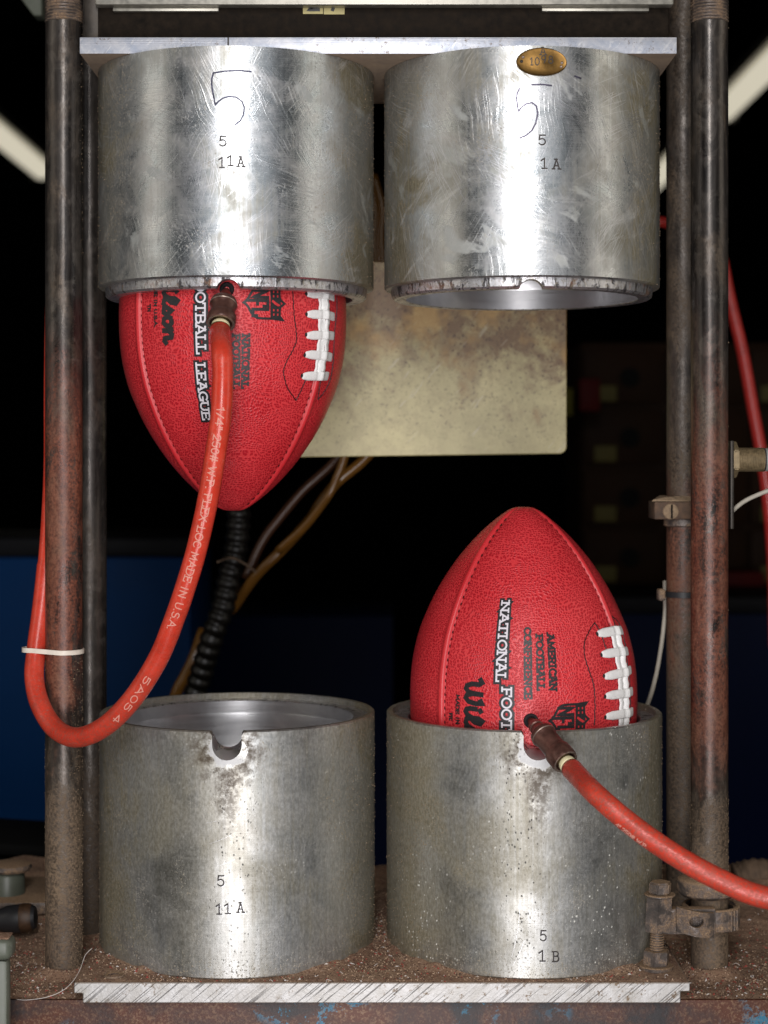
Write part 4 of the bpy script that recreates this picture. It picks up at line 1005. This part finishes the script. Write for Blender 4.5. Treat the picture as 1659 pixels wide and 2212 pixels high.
hr = thing('air_hose', 'red rubber air hose running down to the right from the upright ball', 'air hose', P(1241, 1666, 1.2), 'red air hoses')
va = P(1147, 1557, 1.279); ca = P(1172, 1586, 1.247); cdir = P(1228, 1653, 1.222) - ca
obj('needle', lathe_dir([(0, 0), (.0026, 0), (.0032, .006), (.0040, .010), (.0052, .016), (.0056, .030), (0, .030)], va, ca + cdir.normalized() * 0.004, 24), M['needle'], hr, 40)
d_ = (ca - va).normalized()
obj('needle_collar', lathe_dir([(.0040, .012), (.0052, .0125), (.0054, .0185), (.0045, .019)], va, ca, 24), M['tape'] if False else M['coupling'], hr, 40)
pe = coupling(hr, ca - cdir.normalized() * 0.003, cdir, 0.0091, 0.0335)
hp2 = [pe - cdir.normalized() * 0.002, P(1284, 1713, 1.172), P(1357, 1776, 1.158), P(1430, 1829, 1.150), P(1498, 1871, 1.143), P(1566, 1906, 1.138), P(1628, 1932, 1.134), P(1690, 1945, 1.130), P(1790, 1952, 1.12)]
path2, L2 = resample(catmull(hp2, 12), 0.0025); fr2 = frames(path2)
obj('hose_tube', tube(path2, 0.0072, 28, lambda i: 0.0072 * (1.0 + .03 * math.exp(-i / 2.5)) * (1 + 0.006 * math.sin(i * 1.3))), M['hose'], hr, 180)
hose_text(path2, fr2, L2, '4" 250# W.P.', 0.074, 0.098, 0.0032, 1.05, 0.0007, M['pale_ink'], hr)

hb2 = [P(1560, 560, 1.95), P(1578, 652, 1.95), P(1604, 760, 1.95), P(1626, 880, 1.95), P(1645, 985, 1.95), P(1660, 1090, 1.95), P(1670, 1220, 1.95), P(1674, 1400, 1.95)]
o = obj('air_hose', tube(resample(catmull(hb2, 8), 0.01)[0], 0.0068, 16), M['hose_bg'], None, 180)
tag(o, 'plain red hose sagging behind the brass sensor at the right edge', 'air hose', 'red air hoses')
o = obj('air_hose', tube(resample(catmull([P(1300, 470, 1.7), P(1380, 478, 1.7), P(1440, 482, 1.7), P(1500, 520, 1.72)], 8), 0.008)[0], 0.0055, 14), M['hose_bg'], None, 180)
tag(o, 'short bit of red hose showing between the tagged cup and the rear rod', 'air hose', 'red air hoses')

# white tie round rod and hose
def loop_strip(pts, hw, th):
    """closed strap; pts counter clockwise in plan (x, y, z)"""
    V = []; n = len(pts); c = sum((Vector(p) for p in pts), Vector()) / n; Fc = []
    for i, p in enumerate(pts):
        p = Vector(p); t = (Vector(pts[(i + 1) % n]) - Vector(pts[i - 1])).normalized(); o_ = t.cross(Vector((0, 0, 1))).normalized()
        if o_.dot(p - c) < 0: o_ = -o_
        for a, b in ((0, -1), (1, -1), (1, 1), (0, 1)): V.append(p + o_ * (th * a) + Vector((0, 0, hw * b)))
    for i in range(n):
        for k in range(4): Fc.append((i * 4 + k, i * 4 + (k + 1) % 4, ((i + 1) % n) * 4 + (k + 1) % 4, ((i + 1) % n) * 4 + k))
    return V, Fc
zt_ = (HY - 1411) * 1.31 / F
pts = []
hx, hy_, hr_ = -0.2602, 1.322, 0.0076
for k in range(0, 25):
    a = R_(-90 + 180 * k / 24); pts.append((XL + RR * math.cos(a), YF + RR * math.sin(a)))
for k in range(0, 17):
    a = R_(90 + 180 * k / 16); pts.append((hx + hr_ * math.cos(a), hy_ + hr_ * math.sin(a)))
pts = [(x, y, zt_ + 0.0015 * (x < -0.25)) for x, y in pts]
tw = thing('cable_tie', 'white nylon tie strapping the red hose to the left front rod', 'cable tie', (XL, YF, zt_), 'cable ties')
obj('strap', loop_strip(pts, 0.0017, 0.0012), M['tie_white'], tw, 40)

# ================================================================== clamp and bolt at the right rod
cl = thing('rod_clamp', 'dusty steel clamp with a round hole gripping the foot of the right front rod', 'clamp', (XR, YF, -0.35))
v, f, u = lathe([(RR + .0003, -.327), (.0185, -.327), (.0215, -.3245), (.0222, -.3205), (.0222, -.3165), (.0210, -.3145), (.0190, -.3135), (RR + .0003, -.3125)], (XR - 0.002, YF, 0), 64)
obj('collar', (v, f), M['clamp'], cl, 40)
v, f, u = lathe([(RR + .0030, -.350), (.0205, -.350), (.0215, -.349), (.0215, -.3345), (.0205, -.3335), (.0185, -.3335), (.0180, -.3355), (RR + .0030, -.3355)], (XR + 0.001, YF, 0), 64)
obj('clamp_ring', (v, f), M['clamp'], cl, 40)
for k in range(3):
    a = R_(-58 + 9 * k); cxx, cyy = XR + .001 + .0218 * math.cos(a), YF + .0218 * math.sin(a)
    obj('grip_rib', cyl(.0010, -.3495, -.3342, (cxx, cyy), 10, 0.0003), M['clamp'], cl, 40)
bp = []
def bandpt(s): return Vector((0.2135 + 0.0275 * s, 1.2985 - 0.0055 * math.sin(math.pi * min(1, s * 1.0)), -0.3290 - 0.0048 * s))
V = []; Fc = []; N = 20
for k in range(N + 1):
    p = bandpt(k / N)
    for dy, dz in ((0, 0), (0, -0.0182), (0.0032, -0.0182), (0.0032, 0)): V.append(p + Vector((0, dy, dz)))
for k in range(N):
    for j in range(4): Fc.append((k * 4 + j, k * 4 + (j + 1) % 4, k * 4 + 4 + (j + 1) % 4, k * 4 + 4 + j))
Fc += [(3, 2, 1, 0), (N * 4, N * 4 + 1, N * 4 + 2, N * 4 + 3)]
Fc = [tuple(reversed(q)) for q in Fc]
bnd = obj('clamp_band', (V, Fc), M['clamp'], cl, 40)
hc = P(1504, 1991, 1.295); hv, hf = lathe_dir([(0, 0), (.0042, 0), (.0042, .03), (0, .03)], (hc.x, 1.285, hc.z), (hc.x, 1.31, hc.z), 32)
hv = [Vector((hc.x + (q.x - hc.x) * 1.25, q.y, q.z)) for q in hv]
cut(bnd, (hv, hf))
obj('clamp_bridge', box(0.204, 0.243, 1.3022, 1.3115, -0.3505, -0.3315, 0.0012), M['clamp'], cl)
for k in range(7):
    obj('thread_ridge', box(hc.x - .0045 + .0014 * k, hc.x - .0039 + .0014 * k, 1.3012, 1.3022, hc.z - .0042, hc.z + .0042, 0), M['clamp'], cl, 0)

bt = thing('clamp_bolt', 'dusty tall hex bolt standing between the speckled cup and the clamp', 'bolt', (0.197, 1.286, ZP))
BX, BY = 0.1965, 1.2875
def tl(vf): # the bolt leans slightly to the right
    v, f = vf; return [Vector((q.x + (q.z - ZP) * 0.055, q.y, q.z)) for q in v], f
obj('washer', tl(cyl(.0126, ZP + .0002, ZP + .0036, (BX, BY), 40)), M['clamp'], bt, 40)
obj('nut', tl(hexprism(.0098, ZP + .0036, ZP + .0140, (BX, BY), 12)), M['clamp'], bt, 30)
pr = [(0, ZP + .0139)]; z = ZP + .0139
while z < ZP + .0285:
    pr += [(.0044, z), (.0052, z + .0006), (.0052, z + .0009), (.0044, z + .0015)]; z += .0018
v, f, u = lathe(pr + [(0, z)], (BX, BY, 0), 32); obj('thread', tl((v, f)), M['clamp'], bt, 35)
obj('sleeve_nut', tl(hexprism(.0104, ZP + .0280, ZP + .0535, (BX, BY), 20)), M['clamp'], bt, 30)
obj('flange', tl(cyl(.0112, ZP + .0532, ZP + .0550, (BX, BY), 40)), M['clamp'], bt, 40)
obj('bolt_head', tl(hexprism(.0085, ZP + .0550, ZP + .0635, (BX, BY), 8, 0.001)), M['clamp'], bt, 30)

# ================================================================== sensor, cables and ties at the right
se = thing('proximity_sensor', 'brass threaded sensor with hex nut on a thin plate beside the right front rod', 'sensor', (0.262, 1.335, -0.0))
zc = (HY - 993) * 1.33 / F
obj('mount_plate', box(0.2575, 0.2602, 1.322, 1.352, (HY - 1142) * 1.33 / F, (HY - 952) * 1.33 / F, 0.0006), M['steel_dark'], se)
hx_ = hexprism(.0140, 0, .0044, (0, 0), 30, 0.0008)
def along_x(vf, x, y, z): return [Vector((x + q.z, y + q.x, z + q.y)) for q in vf[0]], vf[1]
obj('hex_nut', along_x(hx_, 0.2602, 1.335, zc), M['dusty_brass'], se, 30)
pr = [(0, .0044)]; z = .0044
while z < .0240: pr += [(.0085, z), (.0091, z + .0004), (.0091, z + .0006), (.0085, z + .0010)]; z += .0012
v, f, u = lathe(pr + [(0, z)], (0, 0, 0), 40); obj('threaded_barrel', along_x((v, f), 0.2602, 1.335, zc), M['dusty_brass'], se, 35)
v, f = cyl(.0089, .0240, .0256, seg=40); obj('black_ring', along_x((v, f), 0.2602, 1.335, zc), M['rubber'], se, 35)
v, f = cyl(.0087, .0256, .0480, seg=40); obj('sensor_body', along_x((v, f), 0.2602, 1.335, zc), M['silver'], se, 35)
cb = obj('cable', tube(resample(catmull([P(1568, 1120, 1.36), P(1583, 1103, 1.355), P(1606, 1084, 1.35), P(1634, 1070, 1.345), P(1680, 1052, 1.34)], 8), 0.003)[0], 0.0017, 12), M['cable'], None, 180)
tag(cb, 'grey white cable crossing in front of the red hose at the right edge', 'cable')
cb = obj('cable', tube(resample(catmull([P(1436, 1255, 1.462), P(1437, 1311, 1.455), P(1434, 1350, 1.456), P(1429, 1391, 1.458), P(1420, 1445, 1.462), P(1409, 1491, 1.468), P(1396, 1530, 1.48), P(1380, 1580, 1.49)], 8), 0.004)[0], 0.0018, 12), M['cable'], None, 180)
tag(cb, 'grey white cable hanging behind the right lower cup below a black tie', 'cable')
rc = thing('shaft_clamp', 'dusty brown clamp block with a slotted screw on the rear right rod', 'clamp', (XR - 0.01, YR, -0.045))
zc2 = lambda y: (HY - y) * 1.43 / F
obj('block', box(P(1411, 0, 1.425).x, 0.262, 1.4185, 1.452, zc2(1121), zc2(1083), 0.0012), M['clamp_brown'], rc)
obj('dust_cap', ([P(1408, 1083, 1.419), P(1500, 1083, 1.419), P(1502, 1070, 1.45), P(1425, 1070, 1.45), P(1412, 1079, 1.419), P(1440, 1074, 1.422), P(1500, 1068, 1.43)], [(0, 1, 6, 5, 4), (4, 5, 3), (5, 6, 2, 3)]), M['cling'], rc, 0)
sx = P(1449, 0, 1.418).x; sz = zc2(1104)
obj('screw_head', lathe_dir([(0, -.0022), (.0040, -.0020), (.0060, -.0010), (.0064, .0002), (0, .0004)], (sx, 1.4183, sz), (sx, 1.43, sz), 32), M['cling'], rc, 40)
obj('screw_slot', box(sx - .0002, sx + .0012, 1.4154, 1.4163, sz - .0055, sz + .0055, 0), M['black'], rc, 0)
v, f, u = lathe([(RR + .0002, zc2(1138)), (RR + .0022, zc2(1136)), (RR + .0022, zc2(1122)), (RR + .0002, zc2(1121))], (XR, YR, 0), 48)
obj('collar', (v, f), M['clamp'], rc, 40)
bk = thing('cable_tie', 'black cable tie cinched round the dusty rear right rod', 'cable tie', (XR, YR, -0.11), 'cable ties')
zb = (HY - 1285) * 1.43 / F
v, f, u = lathe([(RR + .0004, zb - .0022), (RR + .0018, zb - .0022), (RR + .0018, zb + .0022), (RR + .0004, zb + .0022)], (XR, YR, 0), 48)
obj('strap', (v, f), M['rubber'], bk, 40)
obj('tie_head', box(P(1419, 0, 1.43).x, P(1436, 0, 1.43).x, 1.424, 1.436, zb - .0046, zb + .0050, 0.0022, 3), M['clamp'], bk)

# ================================================================== hanging sheet and conduit behind
def roundrect(x0, x1, z0, z1, r, n=8):
    q = []
    for cx_, cz_, a0 in ((x1 - r, z0 + r, -90), (x1 - r, z1 - r, 0), (x0 + r, z1 - r, 90), (x0 + r, z0 + r, 180)):
        for k in range(n + 1): a = R_(a0 + 90 * k / n); q.append((cx_ + r * math.cos(a), cz_ + r * math.sin(a)))
    return q
px1 = P(1223, 0, 1.56).x
poly = [(x, z + 0.0026 * (x - 0.03) / 0.2 * (1 if z < .05 else 0)) for x, z in roundrect(-0.095, px1, 0.0003, 0.170, 0.0065)]
o = obj('hanging_sheet', prism(poly, 1.556, 1.562, 0.0008), M['panel'], None, 30)
tag(o, 'yellowed brown stained plastic sheet hanging behind the cups', 'plastic sheet')

cdp = [P(520, 900, 1.74), P(519, 1000, 1.74), P(516, 1106, 1.74), P(510, 1186, 1.74), P(496, 1245, 1.74), P(481, 1313, 1.74), P(460, 1372, 1.74), P(436, 1452, 1.75), P(410, 1540, 1.76), P(385, 1640, 1.78), P(360, 1800, 1.80)]
pc, Lc = resample(catmull(cdp, 10), 0.0011)
cn = thing('conduit', 'black corrugated conduit hanging behind the hose between the left cups', 'conduit', tuple(pc[-1]))
obj('corrugated_tube', tube(pc, 0.0115, 24, lambda i: 0.0100 + 0.0020 * (0.5 + 0.5 * math.sin(i * 0.0011 * 2 * math.pi / 0.0115)) ** 0.7), M['conduit'], cn, 180)
o = obj('cable_tie', tube(resample(catmull([P(470, 1214, 1.70), P(500, 1205, 1.722), P(535, 1222, 1.722), P(560, 1243, 1.735)], 8), 0.003)[0], 0.0012, 8), M['tan_hose'], cn, 180)
for pts, r, m, lab in (
  ([P(860, 905, 1.72), P(788, 991, 1.72), P(729, 1041, 1.72), P(690, 1090, 1.725), P(670, 1121, 1.73), P(611, 1186, 1.73), P(552, 1245, 1.735), P(500, 1320, 1.76)], .0052, M['amber'], 'thicker amber tube slanting down from under the hanging sheet'),
  ([P(752, 930, 1.70), P(743, 991, 1.70), P(726, 1035, 1.70), P(712, 1066, 1.70), P(660, 1135, 1.71), P(600, 1190, 1.72)], .0042, M['amber'], 'amber tube crossing another just below the hanging sheet'),
  ([P(760, 950, 1.78), P(714, 1006, 1.78), P(655, 1059, 1.78), P(605, 1118, 1.78), P(566, 1171, 1.78), P(530, 1250, 1.78)], .0046, M['amber_dark'], 'dark brown tube nearest the tip of the hanging ball'),
  ([P(440, 1360, 1.80), P(418, 1422, 1.79), P(400, 1460, 1.79), P(380, 1500, 1.79), P(350, 1600, 1.8)], .0060, M['amber'], 'amber tube running behind the corrugated conduit above the open cup'),
  ([P(800, 380, 1.80), P(818, 450, 1.80), P(816, 520, 1.80), P(825, 620, 1.80)], .0075, M['amber'], 'amber tube glimpsed in the gap between the two upper cups')):
    o = obj('amber_tube', tube(resample(catmull(pts, 8), 0.006)[0], r, 14), m, None, 180); tag(o, lab, 'tube', 'amber plastic tubes')

# ================================================================== behind and beside the press
room = obj('back_wall', box(-6, 6, 15.0, 15.1, -1.4, 4, 0), M['black'], None, 0); room['kind'] = 'structure'
fl = obj('floor', box(-6, 6, -3, 15, -1.42, -1.40, 0), M['black'], None, 0); fl['kind'] = 'structure'
ce = obj('ceiling', box(-6, 6, -3, 15, 2.62, 2.64, 0), M['black'], None, 0); ce['kind'] = 'structure'
def lamp(x, y0, y1, label, z=1.62):
    t = thing('ceiling_light', label, 'fluorescent light', (x, (y0 + y1) / 2, z), 'fluorescent lights over the workshop')
    obj('housing', box(x - .07, x + .07, y0, y1, z + .035, z + .08, 0.01), M['bar'], t)
    o = obj('lit_tube', lathe_dir([(0, 0), (.050, 0), (.050, y1 - y0 - .1), (0, y1 - y0 - .1)], (x, y0 + .05, z), (x, y1, z), 16), M['tube_light'], t, 40)
    for yy in (y0, y1 - .04): obj('end_cap', box(x - .06, x + .06, yy, yy + .04, z - .05, z + .05, 0.005), M['bar'], t)
lamp(-1.945, 7.6, 10.15, 'lit ceiling tube seen left of the left front rod')
lamp(1.60, 6.4, 8.4, 'lit ceiling tube seen right of the right front rod')
lamp(1.60, 9.0, 10.9, 'lit ceiling tube glimpsed between the tagged cup and the rear rod')

def cab(name, label, cat, x0, x1, y0, y1, d, m, depth=0.3, bev=0.004, top=None):
    a, b = P(x0, y1, d), P(x1, y0, d); t = thing(name, label, cat, ((a.x + b.x) / 2, d, a.z))
    obj('body', box(a.x, b.x, d, d + depth, a.z, b.z, bev), m, t)
    if top: obj('top_edge', box(a.x - .005, b.x + .005, d - .01, d + depth, b.z + .0005, b.z + .028, 0.003), top, t)
    return t
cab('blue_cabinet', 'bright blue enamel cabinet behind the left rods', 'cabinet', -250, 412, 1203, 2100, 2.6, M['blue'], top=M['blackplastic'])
cab('dark_blue_cabinet', 'dark end of the blue cabinet behind the corrugated conduit, shade put into its colour', 'cabinet', 440, 850, 1330, 2100, 3.0, M['navy'])  # separate darker box; the blue panel's fade into dark is put into its colour
cab('dark_blue_cabinet', 'dark navy cabinet behind the right rods', 'cabinet', 1240, 1900, 1325, 1950, 3.0, M['navy'], top=M['blackplastic'])
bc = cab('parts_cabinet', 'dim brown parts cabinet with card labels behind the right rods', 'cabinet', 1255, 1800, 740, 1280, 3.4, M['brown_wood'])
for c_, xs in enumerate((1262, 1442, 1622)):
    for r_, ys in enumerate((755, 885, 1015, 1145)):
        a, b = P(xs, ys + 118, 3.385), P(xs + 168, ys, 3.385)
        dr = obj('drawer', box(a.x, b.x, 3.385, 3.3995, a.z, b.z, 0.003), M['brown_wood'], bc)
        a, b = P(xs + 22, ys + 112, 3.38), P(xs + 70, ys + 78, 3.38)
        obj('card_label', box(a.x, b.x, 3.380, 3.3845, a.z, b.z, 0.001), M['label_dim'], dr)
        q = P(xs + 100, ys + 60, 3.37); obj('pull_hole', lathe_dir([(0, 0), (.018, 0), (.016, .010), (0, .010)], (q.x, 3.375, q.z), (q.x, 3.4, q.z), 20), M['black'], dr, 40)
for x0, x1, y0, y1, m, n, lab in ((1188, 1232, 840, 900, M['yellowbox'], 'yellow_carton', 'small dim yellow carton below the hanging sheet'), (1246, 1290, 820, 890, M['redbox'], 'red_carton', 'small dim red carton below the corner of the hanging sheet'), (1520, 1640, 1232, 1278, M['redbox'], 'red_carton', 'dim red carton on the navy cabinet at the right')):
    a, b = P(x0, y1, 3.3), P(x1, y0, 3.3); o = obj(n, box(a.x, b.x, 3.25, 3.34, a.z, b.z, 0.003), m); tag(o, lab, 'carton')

mb = thing('bracket', 'pale painted bracket at the top left corner', 'bracket', P(70, 20, 1.75))
k = 1.75
obj('arm', prism([(P(44, 0, k).x, P(0, -40, k).z), (P(44, 0, k).x, P(0, -4, k).z), (P(73, 0, k).x, P(0, 34, k).z), (P(90, 0, k).x, P(0, 34, k).z), (P(90, 0, k).x, P(0, -40, k).z)], k, k + .02, .001), M['enamel_green'], mb, 30)

ki = thing('keyboard_tray', 'dark plastic tray lying on the bench behind the left front rod', 'tray', P(40, 1830, 1.9))
V, Fc = box(-.62, -.26, 1.80, 1.95, -.445, -.405, .004); obj('tray', ([Vector((q.x, q.y, q.z - .10 * (q.x + .40))) for q in V], Fc), M['blackplastic'], ki)
V, Fc = box(-.60, -.30, 1.78, 1.90, -.402, -.388, .006); obj('pad', ([Vector((q.x, q.y, q.z - .06 * (q.x + .40) + .002)) for q in V], Fc), M['black'], ki)

kx = P(26, 0, 1.50).x
kn = thing('valve_housing', 'grey green round capped housing at the left edge behind the rod', 'valve', (kx, 1.5, ZB))
v, f, u = lathe([(0, P(0, 1962, 1.48).z), (.0150, P(0, 1962, 1.48).z), (.0145, P(0, 1890, 1.5).z), (.0120, P(0, 1882, 1.5).z), (0, P(0, 1882, 1.5).z)], (kx - .004, 1.5, 0), 40); obj('barrel', (v, f), M['enamel_green'], kn, 40)
v, f, u = lathe([(0, P(0, 1880, 1.5).z), (.0165, P(0, 1880, 1.5).z), (.0185, P(0, 1874, 1.5).z), (.0180, P(0, 1866, 1.5).z), (.012, P(0, 1862, 1.5).z), (0, P(0, 1862, 1.5).z)], (kx - .002, 1.5, 0), 40); obj('cap', (v, f), M['clamp'], kn, 40)
lg = thing('support_ledge', 'dusty steel ledge crossing behind the left front rod', 'ledge', (-0.29, 1.50, ZB))
obj('ledge', box(-.36, -.20, 1.468, 1.56, P(0, 1975, 1.47).z, P(0, 1948, 1.47).z, .002), M['clamp'], lg)
obj('rear_bar', box(-.262, -.205, 1.475, 1.50, P(0, 1926, 1.47).z, P(0, 1889, 1.47).z, .003), M['clamp'], lg)
bx = P(60, 1985, 1.42); a = P(-30, 1990, 1.42)
bk_ = thing('ball_handle', 'glossy black handle end lying in the dust left of the rod', 'handle', tuple(bx))
obj('grip', lathe_dir([(0, 0), (.0085, 0.001), (.0108, .006), (.0114, .014), (.0108, .024), (.0085, .030), (.0078, .04), (.0078, .07), (0, .07)], P(80, 1981, 1.42), a, 32), M['rubber'], bk_, 50)
obj('scuffed_patch', lathe_dir([(.0103, .0035), (.0113, .006), (.0117, .011), (.0114, .0128)], P(80, 1981, 1.42), a, 32), plain('scuffed_orange', (.05, .025, .012), .5, 0, .6, 150), bk_, 50)

mc = thing('machine_bracket', 'grey green painted bracket with a dusty top at the lower left corner', 'bracket', P(5, 2212, 1.19))
obj('post', box(P(-60, 0, 1.19).x, P(16, 0, 1.19).x, 1.19, 1.203, -.47, P(0, 2075, 1.19).z, .003), M['enamel_green'], mc)
obj('head', box(P(-70, 0, 1.19).x, P(26, 0, 1.19).x, 1.186, 1.206, P(0, 2075, 1.19).z + .0003, P(0, 2028, 1.19).z, .0045, 3), M['enamel_green'], mc)
obj('dust_layer', box(P(-66, 0, 1.19).x, P(19, 0, 1.19).x, 1.189, 1.204, P(0, 2028, 1.19).z - .0003, P(0, 2028, 1.19).z + .0008, .0005), M['dust'], mc)

th = resample(catmull([P(1590, 1905, 1.60), P(1640, 1895, 1.60), P(1700, 1915, 1.60), P(1780, 1950, 1.58)], 8), 0.0012)[0]
o = obj('flexible_duct', tube([p + Vector((0, 0, 0)) for p in th], .017, 24, lambda i: .0165 + .0008 * math.sin(i * 1.4)), M['tan_hose'], None, 180); tag(o, 'dust covered ribbed duct behind the foot of the right front rod', 'duct')

# ================================================================== crumbs, lint, clinging dust
def scatter(name, n, mat, fpos, s0, s1, label=None, parent=None, elong=1.0):
    V = []; Fc = []
    for _ in range(n):
        p, h = fpos(); s = rnd.uniform(s0, s1); b = len(V); ax = Vector((rnd.gauss(0, 1), rnd.gauss(0, 1), rnd.gauss(0, .5))).normalized()
        for q in ((1, 0, -.3), (-.5, .8, -.3), (-.5, -.8, -.3), (0, 0, .8)):
            q = Vector(q) * s; q += Vector((rnd.uniform(-.3, .3), rnd.uniform(-.3, .3), rnd.uniform(-.3, .3))) * s; q += ax * q.dot(ax) * (elong - 1)
            V.append(p + q)
        Fc += [(b, b + 2, b + 1), (b, b + 1, b + 3), (b + 1, b + 2, b + 3), (b + 2, b, b + 3)]
    o = obj(name, (V, Fc), mat, parent, 0); o['kind'] = 'stuff'
    if label: tag(o, label, 'crumbs')
    return o
def onbed():
    for _k in range(6):
        x = rnd.uniform(-.36, .36); y = 1.265 + abs(rnd.gauss(0, .10))
        if hn(x, y, 55, 11) + .5 * hn(x, y, 160, 4) > rnd.uniform(-.25, .55): break
    y = min(y, 1.60)
    if -0.2186 < x < 0.2157 and 1.254 < y < 1.48:
        x = rnd.choice([rnd.uniform(-.36, -.22), rnd.uniform(.217, .36)])
    return Vector((x, y, ZB + dust_h(x, y) + .0002)), 0
def onplate():
    for _ in range(50):
        x = rnd.uniform(xl + .002, xr - .002); y = rnd.uniform(1.2565, 1.46)
        ds = [math.hypot(x - cx, y - CY) - RC for cx in (CUPX['ll'], CUPX['lr'])]
        if min(ds) > .0008 and rnd.random() < (1 if min(ds) < .012 or abs(x) < 0.03 else .25): break
    return Vector((x, y, ZP + plate_dust(x, y) + .0002)), 0
for nm, m, nb, npl, s0, s1, el, lb in (('red_leather_crumbs', M['grain_red'], 900, 200, .0003, .0010, 1.8, 'red leather crumbs strewn over the dust'), ('tan_crumbs', M['grain_tan'], 3200, 1300, .00025, .0008, 1.4, 'tan crumbs strewn over the dust'), ('dark_crumbs', M['grain_dark'], 1600, 500, .00025, .0008, 1.5, 'dark crumbs strewn over the dust'), ('white_lint_flecks', M['lint'], 420, 130, .0003, .0009, 2.6, 'white flecks of lint strewn over the dust')):
    seq = [onbed] * nb + [onplate] * npl; it = iter(seq)
    scatter(nm, nb + npl, m, lambda: next(it)(), s0, s1, lb, None, el)
def curl(pts, r, m, label=None):
    o = obj('thread', tube(resample(catmull(pts, 10), .0015)[0], r, 6), m, None, 180); tag(o, label, 'thread')
thp = [P(199, 2048, 1.300), P(185, 2062, 1.296), P(178, 2080, 1.290), P(172, 2096, 1.284), P(158, 2119, 1.276), P(135, 2140, 1.270), P(101, 2154, 1.2655), P(60, 2160, 1.264), P(36, 2159, 1.265)]
curl(thp, .00022, M['lint'], 'long white thread trailing over the dust left of the lower plate')
for k in range(26):
    p, _ = onbed() if k % 2 else onplate(); a = rnd.uniform(0, 6.3); L_ = rnd.uniform(.002, .006); q = Vector((math.cos(a), math.sin(a), 0)) * L_
    V1 = tube(resample(catmull([p, p + q * .5 + Vector((0, 0, .0012)) + Vector((q.y, -q.x, 0)) * rnd.uniform(-.4, .4), p + q], 5), .0006)[0], .0002, 4)
    if k == 0: LV = V1
    else: LV = join(LV, V1)
o = obj('lint_curls', LV, M['lint'], None, 60); tag(o, 'curls of white lint on the dusty plate and bed', 'lint'); o['kind'] = 'stuff'
def cling(parent, cx_, cy_, r, z0, z1, n, phis, s0=.00012, s1=.00048, bias=None):
    it = lambda: None
    def f():
        p = R_(rnd.choice(phis) + rnd.gauss(0, 9)); z = rnd.uniform(z0, z1) if not bias else z0 + (z1 - z0) * rnd.random() ** bias
        return Vector((cx_ + r * math.sin(p), cy_ - r * math.cos(p), z)), 0
    scatter('clinging_dust', n, M['cling'], f, s0, s1, None, parent, 1.6)
for t, key, z0, z1 in ((ul, 'ul', .128, .29), (ur, 'ur', .128, .29), (ll, 'll', -.37, -.196), (lr, 'lr', -.37, -.196)):
    cling(t, CUPX[key], CY, RC + .0001, z0, z1, 650, (84, -84, 80, -80), bias=None if z0 > 0 else 1.3)
cling(rl, XL, YF, RR, -.385, -.15, 1500, (60, 86, -86, 40), bias=1.5); cling(rl, XL, YF, RR, .15, .325, 90, (80, 86))
cling(rr, XR, YF, RR, -.31, -.25, 500, (60, 86, -86, 0)); cling(rr, XR, YF, RR, -.2, .325, 120, (-84, -86, 86))
print('tris', sum(len(o.data.polygons) for o in bpy.data.objects if o.type == 'MESH'))
